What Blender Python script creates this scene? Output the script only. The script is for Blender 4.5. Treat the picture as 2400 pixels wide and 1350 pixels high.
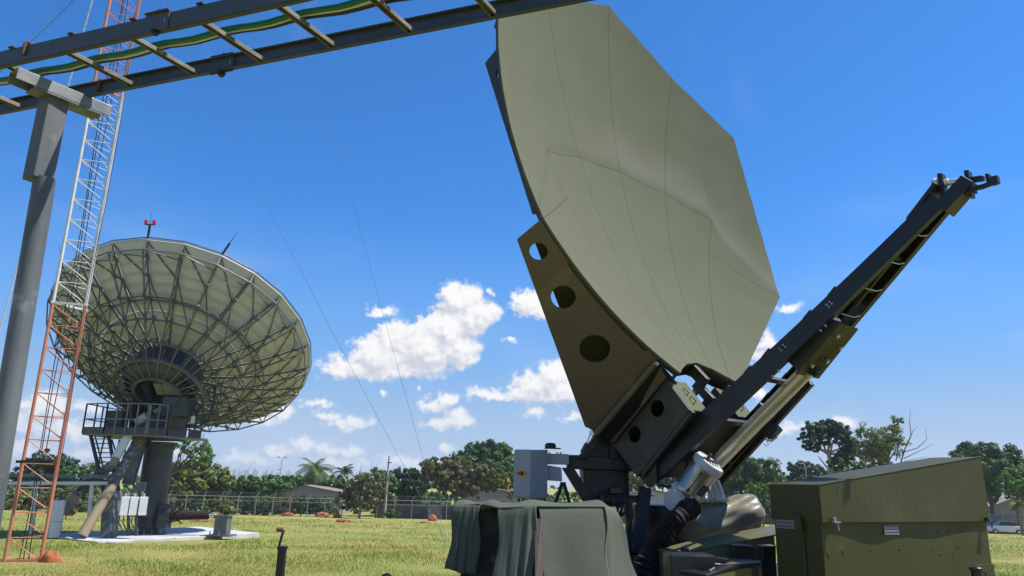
import bpy, bmesh, math, random
from mathutils import Vector as V, Matrix
random.seed(7)
rad = math.radians
for o in list(bpy.data.objects):
    bpy.data.objects.remove(o, do_unlink=True)
scene = bpy.context.scene
COL = scene.collection

# ---------------------------------------------------------------- camera
FPX, HOR, ROLL = 1733.0, 1135.0, rad(1.4)
CAM = V((0, 0, 1.6))
_p = math.atan((HOR - 675) / FPX)
_D = V((0, math.cos(_p), math.sin(_p)))
_V0 = V((0, -math.sin(_p), math.cos(_p)))
_R0 = V((1, 0, 0))
_R = math.cos(ROLL) * _R0 + math.sin(ROLL) * _V0
_U = -math.sin(ROLL) * _R0 + math.cos(ROLL) * _V0
cam_data = bpy.data.cameras.new('camera')
cam_data.sensor_width = 36.0
cam_data.lens = FPX / 2400 * 36.0
cam_data.clip_start = 0.05
cam_data.clip_end = 20000
cam = bpy.data.objects.new('camera', cam_data)
COL.objects.link(cam)
cam.matrix_world = Matrix(((_R.x, _U.x, -_D.x, 0), (_R.y, _U.y, -_D.y, 0), (_R.z, _U.z, -_D.z, 1.6), (0, 0, 0, 1)))
scene.camera = cam
scene.render.resolution_x, scene.render.resolution_y = 1024, 576

# ---------------------------------------------------------------- light
SUN_AZ, SUN_EL = rad(91), rad(60)          # azimuth clockwise from the view direction (+Y)
SUN_DIR = V((math.cos(SUN_EL) * math.sin(SUN_AZ), math.cos(SUN_EL) * math.cos(SUN_AZ), math.sin(SUN_EL)))
sun_d = bpy.data.lights.new('sun', 'SUN')
sun_d.energy = 5.0
sun_d.angle = rad(0.53)
sun_d.color = (1.0, 0.955, 0.88)
sun = bpy.data.objects.new('sun', sun_d)
COL.objects.link(sun)
sun.rotation_euler = SUN_DIR.to_track_quat('Z', 'Y').to_euler()
scene.view_settings.view_transform = 'Standard'
scene.view_settings.look = 'None'
scene.view_settings.exposure = 0.6
scene.view_settings.gamma = 1.0
scene.view_settings.use_curve_mapping = False
scene.cycles.use_denoising = True
scene.cycles.max_bounces = 6
scene.cycles.transparent_max_bounces = 12


def ray(px, py):
    return _D + _R * ((px - 1200) / FPX) + _U * ((675 - py) / FPX)


def at(px, py, Y):
    """point on the sight line at forward distance Y"""
    r = ray(px, py)
    return CAM + r * (Y / r.y)


def hit(px, py, P, n):
    r = ray(px, py)
    return CAM + r * ((P - CAM).dot(n) / r.dot(n))


def onz(px, py, z):
    return hit(px, py, V((0, 0, z)), V((0, 0, 1)))


GS = 0.03


def gz(y):
    if y < 0: return 0.0
    return -GS * y if y < 100 else -3.0


def ong(px, py):
    return hit(px, py, V((0, 0, 0)), V((0, GS, 1)))


# ---------------------------------------------------------------- sky with cumulus
world = bpy.data.worlds.new('World')
scene.world = world
world.use_nodes = True
wn, wl = world.node_tree.nodes, world.node_tree.links
wn.clear()
try:
    world.cycles.sampling_method = 'MANUAL'
    world.cycles.sample_map_resolution = 512
except Exception:
    pass


class NB:
    """small node builder"""
    def __init__(self, tree):
        self.t, self.n, self.l = tree, tree.nodes, tree.links

    def node(self, typ, ins=None, **kw):
        nd = self.n.new(typ)
        for k, v in kw.items():
            setattr(nd, k, v)
        for k, v in (ins or {}).items():
            s = nd.inputs[k]
            if isinstance(v, bpy.types.NodeSocket):
                self.l.new(v, s)
            else:
                s.default_value = v
        return nd

    def math(self, op, a, b=0.0, c=0.0, clamp=False):
        nd = self.node('ShaderNodeMath', {0: a, 1: b, 2: c}, operation=op, use_clamp=clamp)
        return nd.outputs[0]

    def vec(self, op, a, b=(0, 0, 0), out=0):
        nd = self.node('ShaderNodeVectorMath', {0: a, 1: b}, operation=op)
        return nd.outputs[out]

    def noise(self, vec, scale, detail=4, rough=.55, out='Fac', dist=0.0):
        return self.node('ShaderNodeTexNoise', {'Vector': vec, 'Scale': scale, 'Detail': detail, 'Roughness': rough, 'Distortion': dist}).outputs[out]

    def smooth(self, x, a, b, lo=0.0, hi=1.0):
        nd = self.node('ShaderNodeMapRange', {'Value': x, 'From Min': a, 'From Max': b, 'To Min': lo, 'To Max': hi}, interpolation_type='SMOOTHSTEP')
        return nd.outputs[0]

    def lin(self, x, a, b, lo=0.0, hi=1.0):
        return self.node('ShaderNodeMapRange', {'Value': x, 'From Min': a, 'From Max': b, 'To Min': lo, 'To Max': hi}).outputs[0]

    def mix(self, f, a, b, blend='MIX'):
        nd = self.node('ShaderNodeMix', {}, data_type='RGBA', blend_type=blend)
        for s, v in ((nd.inputs['Factor'], f), (nd.inputs[6], a), (nd.inputs[7], b)):
            if isinstance(v, bpy.types.NodeSocket):
                self.l.new(v, s)
            else:
                s.default_value = v if not (isinstance(v, tuple) and len(v) == 3) else (*v, 1)
        return nd.outputs[2]


def azel(px, py):
    r = ray(px, py).normalized()
    return math.degrees(math.atan2(r.x, r.y)), math.degrees(math.asin(r.z))


# cumulus lobes: centre and half axes on the sky (given along sight lines)
LOBES = [
    (800, 866, 60, 22), (840, 858, 80, 30), (890, 830, 72, 52), (932, 790, 34, 46), (915, 800, 40, 50), (1000, 815, 78, 68), (1010, 770, 40, 42), (1045, 775, 58, 62),
    (1070, 702, 42, 42), (1102, 700, 32, 36), (1105, 745, 48, 48), (1128, 735, 40, 38), (1075, 815, 52, 48), (960, 866, 100, 24), (880, 870, 90, 20), (1150, 722, 26, 18),
    (895, 729, 34, 13), (1148, 683, 14, 11), (1238, 715, 44, 36), (1275, 735, 40, 22), (1200, 798, 16, 9),
    (1300, 880, 48, 44), (1265, 905, 70, 36), (1225, 922, 60, 22), (1150, 920, 58, 17), (1320, 915, 60, 34),
    (1050, 932, 30, 22), (1020, 948, 46, 17), (1072, 975, 36, 22), (1090, 985, 30, 18), (1042, 992, 54, 20), (1256, 962, 32, 17), (1335, 974, 30, 11),
    (748, 947, 42, 11), (762, 977, 40, 14), (835, 988, 42, 18), (805, 994, 46, 13), (660, 966, 34, 26), (625, 985, 46, 16), (905, 917, 10, 5), (978, 916, 9, 7),
    (718, 1048, 38, 19), (765, 1055, 36, 15), (828, 1058, 34, 16), (655, 1060, 44, 13), (600, 1078, 70, 14), (555, 1076, 30, 17), (1044, 1051, 24, 12), (930, 1080, 44, 20), (965, 1084, 40, 18), (800, 1085, 90, 16), (1010, 1085, 60, 14),
    (1850, 718, 34, 12), (1795, 800, 22, 34), (1775, 830, 30, 20), (1790, 925, 26, 16), (1845, 1005, 60, 15), (1975, 992, 46, 15), (1790, 1100, 40, 16),
    (110, 950, 60, 40), (60, 985, 90, 30), (150, 1010, 80, 24), (50, 1050, 110, 22), (210, 960, 40, 16), (205, 1060, 60, 16), (420, 1060, 50, 14),
]
grp = bpy.data.node_groups.new('cloud_field', 'ShaderNodeTree')
grp.interface.new_socket('Vector', in_out='INPUT', socket_type='NodeSocketVector')
grp.interface.new_socket('Field', in_out='OUTPUT', socket_type='NodeSocketFloat')
g = NB(grp)
gi = g.n.new('NodeGroupInput')
go = g.n.new('NodeGroupOutput')
acc = None
for (cx, cy, rx, ry) in LOBES:
    a, e = azel(cx, cy)
    a2, e2 = azel(cx + rx, cy)
    a3, e3 = azel(cx, cy - ry)
    ra, re = abs(a2 - a), abs(e3 - e)
    d = g.node('ShaderNodeVectorMath', {0: gi.outputs[0], 1: (1 / ra, 1 / re, 0), 2: (-a / ra, -e / re, 0)}, operation='MULTIPLY_ADD').outputs[0]
    ln = g.vec('LENGTH', d, out=1)
    f = g.math('MULTIPLY_ADD', ln, -min(ra, re) * .9 - .35, min(ra, re) * .9 + .35)      # roughly degrees inside the edge
    acc = f if acc is None else g.math('SMOOTH_MAX', acc, f, .25)
g.l.new(acc, go.inputs[0])

w = NB(world.node_tree)
tc = w.node('ShaderNodeTexCoord').outputs['Generated']
sep = w.node('ShaderNodeSeparateXYZ', {0: tc}).outputs
az = w.math('MULTIPLY', w.math('ARCTAN2', sep[0], sep[1]), 57.29578)
el = w.math('MULTIPLY', w.math('ARCSINE', sep[2]), 57.29578)
pos = w.node('ShaderNodeCombineXYZ', {0: az, 1: el}).outputs[0]
# ragged edges: fractal offset of the lookup and of the field
wob = w.vec('SUBTRACT', w.noise(pos, .45, 3, .6, 'Color'), (.5, .5, .5))
wob2 = w.vec('SUBTRACT', w.noise(pos, 1.7, 4, .6, 'Color'), (.5, .5, .5))
pw = w.vec('ADD', pos, w.vec('MULTIPLY', wob, (2.3, 1.5, 0)))
pw = w.vec('ADD', pw, w.vec('MULTIPLY', wob2, (.95, .8, 0)))


def field(vec):
    nd = w.n.new('ShaderNodeGroup')
    nd.node_tree = grp
    w.l.new(vec, nd.inputs[0])
    return nd.outputs[0]


F0 = field(pw)
fine = w.math('SUBTRACT', w.noise(pos, 1.7, 5, .54), .5)
# clouds all round the sky, away from the lobes above
around = w.noise(w.vec('MULTIPLY', pos, (1, 1.9, 1)), .11, 5, .6)
amask = w.math('MULTIPLY', w.smooth(w.math('ABSOLUTE', az), 40, 52), w.smooth(el, 34, 14))
F1 = w.math('MULTIPLY', w.math('SUBTRACT', w.math('MULTIPLY', around, amask), .52), 14.0)
F0 = w.math('MAXIMUM', F0, F1)
Fd = w.math('MULTIPLY_ADD', fine, 1.35, F0)
cover = w.smooth(Fd, -.22, .58)
lowsoft = w.smooth(el, 8, 1, 0, .3)
cover = w.math('MULTIPLY', cover, w.math('SUBTRACT', 1.0, lowsoft))
# relief: billows lit from above on the right, greyer flat bases
fs = w.noise(w.vec('ADD', pos, (.22, .42, 0)), 1.7, 5, .54)
rel = w.math('MULTIPLY', w.math('SUBTRACT', w.math('ADD', fine, .5), fs), 1.7)
Fs = field(w.vec('ADD', pw, (.35, .85, 0)))
grad = w.math('MULTIPLY', w.math('SUBTRACT', F0, Fs), .85)
shade = w.smooth(w.math('ADD', rel, grad), -.95, .75)
ccol = w.mix(shade, (6.3, 6.6, 7.5), (10.3, 10.2, 10.1))
# thin high veil
veil_n = w.noise(w.vec('MULTIPLY', pos, (.3, 1.0, 0)), .16, 4, .5)
veil = w.math('MULTIPLY', w.smooth(veil_n, .5, .85), w.smooth(el, 26, 4, 0, .62))
wisp = w.math('MULTIPLY', w.smooth(w.noise(w.vec('MULTIPLY', pos, (1.2, .5, 0)), .10, 5, .6), .60, .85), .16)

sky = wn.new('ShaderNodeTexSky')
sky.sky_type = 'NISHITA'
sky.sun_disc = False
sky.sun_elevation = SUN_EL
sky.sun_rotation = SUN_AZ
sky.altitude = 1100
sky.air_density = 1.0
sky.dust_density = .6
sky.ozone_density = 3.0
hs = w.node('ShaderNodeHueSaturation', {'Hue': .5, 'Saturation': 1.0, 'Value': 1.0, 'Fac': 1.0, 'Color': sky.outputs[0]})
skyc = w.mix(1.0, hs.outputs[0], (.42, 1.28, 2.05), 'MULTIPLY')
skyc = w.mix(w.smooth(el, 22, 1, 0, .92), skyc, (2.55, 4.5, 7.5))
skyc = w.mix(w.smooth(el, 10.5, 0, 0, .68), skyc, (5.4, 6.7, 8.4))
skyc = w.mix(w.math('MAXIMUM', veil, wisp), skyc, (6.6, 7.6, 9.2))
skyc = w.mix(cover, skyc, ccol)
bg = w.node('ShaderNodeBackground', {'Color': skyc, 'Strength': .064})
wo = wn.new('ShaderNodeOutputWorld')
wl.new(bg.outputs[0], wo.inputs[0])

# ---------------------------------------------------------------- materials
MATS = {}
DULL = dict.fromkeys(['olive', 'olive_plate', 'olive_dark', 'boom_paint', 'black_steel', 'tarp_green', 'tarp_roll', 'khaki', 'rubber', 'black_plastic', 'strap', 'rail_steel', 'rung_steel', 'yoke_grey', 'truss_grey', 'electric_box', 'tower_orange', 'rust', 'pipe_beige', 'deck_grey', 'motor_steel', 'cable_green', 'mound_earth', 'house_wall', 'house_white', 'wall_grey', 'roof_cement', 'post_concrete', 'concrete', 'cast_white', 'tower_white', 'lamp_grey', 'roof_tile', 'city_block', 'galv_bright', 'white_box', 'panel_cream'], .68)
DULL.update({'olive_plate': 1.1, 'olive_dark': .85, 'white_box': .85, 'concrete': .85, 'cast_white': .8, 'tower_white': .85, 'city_block': 1, 'panel_cream': 1.0, 'galvanised': .5, 'post_paint': .42, 'galv_bright': .5, 'electric_box': .6, 'tarp_roll': .62, 'rail_steel': .55, 'yoke_grey': .5, 'truss_grey': .75, 'tower_orange': .75, 'boom_paint': .6, 'olive': .6})


def mat(name, col, rough=.6, metal=0.0, col2=None, nscale=3.0, amt=.5, bump=0.0, bscale=40.0, spec=.5, streak=None, detail=5, ramp=(.35, .65), col3=None, n3=.7, r3=(.6, .75), coat=0.0, rvar=.12, chips=None):
    """procedural paint / metal / cloth: two or three blended colours, roughness variation, fine relief"""
    k_ = DULL.get(name, 1.0)
    col, col2, col3 = [None if c is None else tuple(x * k_ for x in c) for c in (col, col2, col3)]
    m = bpy.data.materials.new(name)
    m.use_nodes = True
    b = NB(m.node_tree)
    bs = m.node_tree.nodes['Principled BSDF']
    tco = b.node('ShaderNodeTexCoord').outputs['Object']
    vec = tco if streak is None else b.vec('MULTIPLY', tco, streak)
    if col2 is not None:
        n = b.noise(vec, nscale, detail, .6)
        f = b.math('MULTIPLY', b.smooth(n, *ramp), amt)
        c = b.mix(f, col, col2)
    else:
        n = b.noise(vec, nscale, detail, .6)
        c = b.mix(b.lin(n, .3, .7, 0, .25), col, tuple(x * .72 for x in col))
    if col3 is not None:
        c = b.mix(b.smooth(b.noise(b.vec('ADD', tco, (7, 3, 1)), n3, 6, .65), *r3), c, col3)
    if chips:
        vo = b.node('ShaderNodeTexVoronoi', {'Vector': b.vec('ADD', tco, b.vec('MULTIPLY', b.noise(tco, 30, 3, .6, 'Color'), (.03, .03, .03))), 'Scale': 13.0})
        keep = b.smooth(b.noise(tco, 2.3, 4, .6), .5, .62)
        c = b.mix(b.math('MULTIPLY', b.smooth(vo.outputs['Distance'], .12, .06), b.math('MULTIPLY', keep, .75)), c, chips)
        c = b.mix(b.math('MULTIPLY', b.smooth(b.noise(b.vec('MULTIPLY', tco, (1, 1, .18)), 9, 5, .65), .56, .75), .35), c, tuple(x * 1.35 + .008 for x in col))
    m.node_tree.links.new(c, bs.inputs['Base Color'])
    rr = b.lin(b.noise(tco, nscale * 2.3, 4, .6), .3, .7, max(0.03, rough - rvar), min(1, rough + rvar))
    m.node_tree.links.new(rr, bs.inputs['Roughness'])
    bs.inputs['Metallic'].default_value = metal
    bs.inputs['Specular IOR Level'].default_value = spec
    bs.inputs['Coat Weight'].default_value = coat
    if bump:
        bn = b.node('ShaderNodeBump', {'Height': b.noise(vec, bscale, 4, .6), 'Strength': bump, 'Distance': .02})
        m.node_tree.links.new(bn.outputs[0], bs.inputs['Normal'])
    MATS[name] = m
    return m


def leafmat(name, cols, rough=.45, trans=.28, patches=False):
    m = bpy.data.materials.new(name)
    m.use_nodes = True
    b = NB(m.node_tree)
    nt = m.node_tree
    bs = nt.nodes['Principled BSDF']
    rnd = b.node('ShaderNodeNewGeometry').outputs['Random Per Island']
    c = b.mix(b.smooth(rnd, .0, .75), cols[0], cols[1])
    c = b.mix(b.smooth(rnd, .8, 1.0), c, cols[2])
    n = b.noise(b.node('ShaderNodeTexCoord').outputs['Object'], .6, 3, .6)
    c = b.mix(b.smooth(n, .4, .65, 0, .6), c, cols[-1])
    if patches:
        tc_ = b.node('ShaderNodeTexCoord').outputs['Object']
        c = b.mix(b.smooth(b.noise(tc_, .13, 5, .62), .44, .60, 0, .75), c, (.40, .33, .10))
        c = b.mix(b.smooth(b.noise(b.vec('ADD', tc_, (13, 5, 0)), .22, 5, .62), .50, .66, 0, .75), c, (.14, .26, .035))
        c = b.mix(b.smooth(b.noise(b.vec('ADD', tc_, (31, 7, 0)), .33, 4, .6), .63, .72, 0, .8), c, (.40, .21, .085))
    nt.links.new(c, bs.inputs['Base Color'])
    bs.inputs['Roughness'].default_value = rough
    bs.inputs['Specular IOR Level'].default_value = .16
    tr = b.node('ShaderNodeBsdfTranslucent', {'Color': c})
    mx = b.node('ShaderNodeMixShader', {0: trans, 1: bs.outputs[0], 2: tr.outputs[0]})
    nt.links.new(mx.outputs[0], nt.nodes['Material Output'].inputs[0])
    MATS[name] = m
    return m


# military trailer
mat('reflector_paint', (.113, .120, .078), .8, 0, (.108, .115, .076), 1.0, .4, .04, 160, spec=.06, col3=(.113, .118, .080), n3=.8, r3=(.5, .8))
mat('olive', (.070, .069, .016), .55, 0, (.075, .076, .02), 1.2, .8, .06, 120, spec=.3, chips=(.13, .125, .085), col3=(.108, .104, .036), n3=2.6, r3=(.58, .72))
mat('olive_plate', (.108, .082, .048), .6, 0, (.10, .076, .045), 1.3, .9, .08, 90, col3=(.15, .11, .062), n3=2.2, r3=(.55, .7))  # warm brown of ground-bounced light put into the base colour of the olive
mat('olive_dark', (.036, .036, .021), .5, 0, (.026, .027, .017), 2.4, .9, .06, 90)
mat('boom_paint', (.014, .016, .017), .45, 0, (.022, .022, .017), 2.0, .8, .06, 80)
mat('black_steel', (.009, .009, .009), .5, 0, (.016, .014, .012), 6, .8, .08, 60)
mat('rubber', (.012, .010, .009), .88, 0, (.04, .022, .015), 7, .8, .15, 50)
mat('cast_white', (.62, .62, .58), .38, 0, (.47, .46, .41), 9, .7, .05, 80, col3=(.36, .31, .22), n3=8, r3=(.66, .74))
mat('chrome_tube', (.74, .69, .56), .34, .6, (.58, .5, .36), 2, .5, .01, 60, rvar=.04)
mat('motor_steel', (.5, .48, .42), .33, .75, (.62, .6, .54), 6, .8, .03, 80)
mat('cable_black', (.016, .016, .017), .5)
mat('cable_white', (.62, .6, .55), .5)
mat('electric_box', (.5, .52, .55), .42, 0, (.42, .44, .47), 2.5, .6, .02, 60)
mat('switch_red', (.42, .015, .02), .4)
mat('switch_yellow', (.62, .44, .03), .4)
mat('tarp_green', (.125, .14, .10), .75, 0, (.10, .115, .084), 2.0, .8, .10, 60, spec=.2, col3=(.14, .145, .10), n3=2.2, r3=(.6, .8))
mat('tarp_roll', (.30, .275, .175), .42, 0, (.17, .165, .115), 4, .8, .12, 26, spec=.55)
mat('khaki', (.19, .165, .058), .42, 0, (.155, .135, .05), 2.5, .8, .05, 80)
mat('black_plastic', (.015, .016, .019), .42, 0, None, 5, .5, .04, 120)
mat('strap', (.12, .075, .06), .7, 0, (.09, .06, .05), 12, .8, .2, 90)
mat('sign_plate', (.55, .53, .58), .45)
mat('sign_shaded', (.20, .18, .165), .6)  # sign plate colour darkened to carry the shade at the cabinet's left end
mat('sign_ink', (.06, .045, .14), .5)
mat('bare_metal', (.62, .62, .6), .35, .8, (.45, .42, .38), 9, .7)
mat('reddish_oxide', (.17, .06, .04), .7, 0, (.09, .035, .03), 5, .8)
# tray and post
mat('galvanised', (.30, .325, .34), .48, .35, (.21, .235, .255), 4.5, .9, .05, 60, col3=(.40, .42, .42), n3=1.8, r3=(.58, .72))
mat('galv_bright', (.44, .46, .45), .45, .25, (.34, .36, .37), 5, .9, .06, 70)
mat('rail_steel', (.135, .15, .165), .5, .3, (.10, .115, .13), 3, .9, .04, 60)
mat('rung_steel', (.29, .27, .225), .6, .15, (.17, .15, .12), 7, .9, .12, 60)
mat('post_paint', (.30, .32, .335), .55, .05, (.14, .16, .18), 2.6, .95, .10, 30, streak=(1, 1, .3), col3=(.50, .51, .50), n3=3.4, r3=(.56, .66))
mat('cable_green', (.012, .21, .15), .42)
mat('rust', (.19, .085, .035), .8, 0, (.1, .05, .03), 14, .8)
# tower
mat('tower_orange', (.62, .22, .12), .55, 0, (.5, .17, .09), 4, .8, .06, 60, col3=(.5, .22, .13), n3=2.2, r3=(.6, .75))
mat('tower_white', (.66, .65, .62), .5, 0, (.5, .49, .47), 4, .7, .04, 60)
mat('wire_steel', (.22, .24, .27), .5, .3)
# ground dish
mat('panel_cream', (.50, .51, .50), .6, 0, (.42, .425, .415), .8, .8, .03, 30, col3=(.53, .53, .50), n3=.5, r3=(.55, .7))
mat('truss_grey', (.165, .175, .175), .55, .15, (.105, .115, .12), 1.6, .9, .04, 40, col3=(.22, .21, .18), n3=1.1, r3=(.55, .7))
mat('yoke_grey', (.10, .115, .13), .55, .1, (.075, .088, .10), 1.5, .8, .05, 30)
mat('deck_grey', (.27, .28, .27), .6, .1, (.18, .19, .19), 2, .8)
mat('pipe_beige', (.40, .32, .20), .6, 0, (.32, .25, .15), 2.5, .8, .08, 20)
mat('wrap_dark', (.07, .065, .058), .6, 0, (.28, .28, .27), 6, .8, .2, 18, ramp=(.5, .62))
mat('white_box', (.74, .75, .76), .45, 0, (.62, .63, .65), 2, .6)
mat('concrete', (.56, .56, .55), .8, 0, (.36, .36, .34), 1.0, .9, .12, 30, col3=(.30, .27, .22), n3=1.6, r3=(.6, .74))
mat('lamp_red', (.5, .02, .02), .2)
# background
mat('mound_earth', (.50, .155, .05), .9, 0, (.36, .11, .04), 2.2, .9, .8, 9)
mat('house_wall', (.42, .39, .40), .85, 0, (.34, .31, .32), .8, .8, .1, 12)
mat('house_white', (.64, .65, .68), .8, 0, (.52, .53, .56), .7, .8, .08, 12)
mat('roof_cement', (.33, .29, .26), .85, 0, (.22, .19, .17), 1.2, .9, .15, 10)
mat('roof_tile', (.42, .14, .07), .85, 0, (.28, .09, .05), 2, .9, .3, 12)
mat('wall_dark', (.085, .078, .075), .85, 0, (.05, .047, .046), .7, .9, .12, 10)
mat('wall_grey', (.34, .33, .33), .85, 0, (.23, .22, .22), .5, .9, .12, 10)
mat('post_concrete', (.50, .48, .38), .85, 0, (.36, .34, .27), 1.5, .8, .1, 20)
mat('pole_concrete', (.36, .34, .31), .8, 0, (.25, .23, .21), 1.2, .8)
mat('lamp_grey', (.62, .64, .66), .45, .1)
mat('car_white', (.72, .73, .75), .25, 0, None, 2, .3, coat=.6)
mat('car_dark', (.03, .032, .036), .25, 0, None, 2, .3, coat=.6)
mat('car_glass', (.012, .014, .016), .08)
mat('tyre', (.018, .018, .018), .8)
mat('window_dark', (.03, .034, .04), .15)
mat('city_block', (.52, .53, .56), .8, 0, (.36, .37, .42), .02, .9)
mat('hill_far', (.05, .07, .05), .9)
mat('bark', (.13, .10, .075), .9, 0, (.07, .055, .042), 3, .9, .6, 8)
mat('bark_pale', (.27, .23, .18), .9, 0, (.15, .125, .1), 3, .9, .6, 8)
leafmat('leaf_mango', [(0.0297, 0.0716, 0.0162), (0.054, 0.1173, 0.0243), (0.1013, 0.1789, 0.0405), (0.0432, 0.0887, 0.0216)])
leafmat('leaf_bright', [(0.06, 0.1526, 0.0192), (0.12, 0.2544, 0.03), (0.192, 0.3307, 0.048), (0.084, 0.1908, 0.024)], trans=.38)
leafmat('leaf_yellow', [(0.0875, 0.1259, 0.0225), (0.1562, 0.1988, 0.0375), (0.25, 0.265, 0.0625), (0.1125, 0.1458, 0.025)], trans=.35)
leafmat('leaf_olive', [(0.0715, 0.0827, 0.0286), (0.1235, 0.1309, 0.0442), (0.195, 0.1585, 0.0585), (0.104, 0.0909, 0.0338)])
leafmat('leaf_dark', [(0.0186, 0.046, 0.017), (0.0341, 0.0756, 0.0248), (0.0697, 0.1232, 0.0434), (0.0248, 0.0575, 0.0217)])
leafmat('leaf_croton', [(0.1, 0.1272, 0.035), (0.22, 0.2438, 0.09), (0.36, 0.371, 0.16), (0.08, 0.106, 0.03)], trans=.35)
leafmat('leaf_gold', [(0.28, 0.2226, 0.02), (0.38, 0.318, 0.03), (0.2, 0.212, 0.04), (0.3, 0.2332, 0.02)], trans=.4)
leafmat('leaf_brown', [(0.12, 0.07, 0.03), (0.18, 0.1081, 0.048), (0.108, 0.1145, 0.036), (0.12, 0.0763, 0.03)])
leafmat('leaf_mid', [(0.0392, 0.092, 0.0224), (0.07, 0.1558, 0.035), (0.126, 0.2226, 0.056), (0.063, 0.1261, 0.0308)])
leafmat('grass_blade', [(.145, .255, .033), (.25, .335, .056), (.40, .40, .11), (.29, .29, .072)], rough=.6, trans=.3, patches=True)
leafmat('palm_leaf', [(.06, .11, .025), (.10, .16, .04), (.19, .22, .07), (.08, .12, .03)], trans=.3)


# ---------------------------------------------------------------- mesh helpers
def perp(d):
    d = d.normalized()
    a = V((0, 0, 1)) if abs(d.z) < .95 else V((1, 0, 0))
    x = d.cross(a).normalized()
    return x, d.cross(x).normalized()


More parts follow.
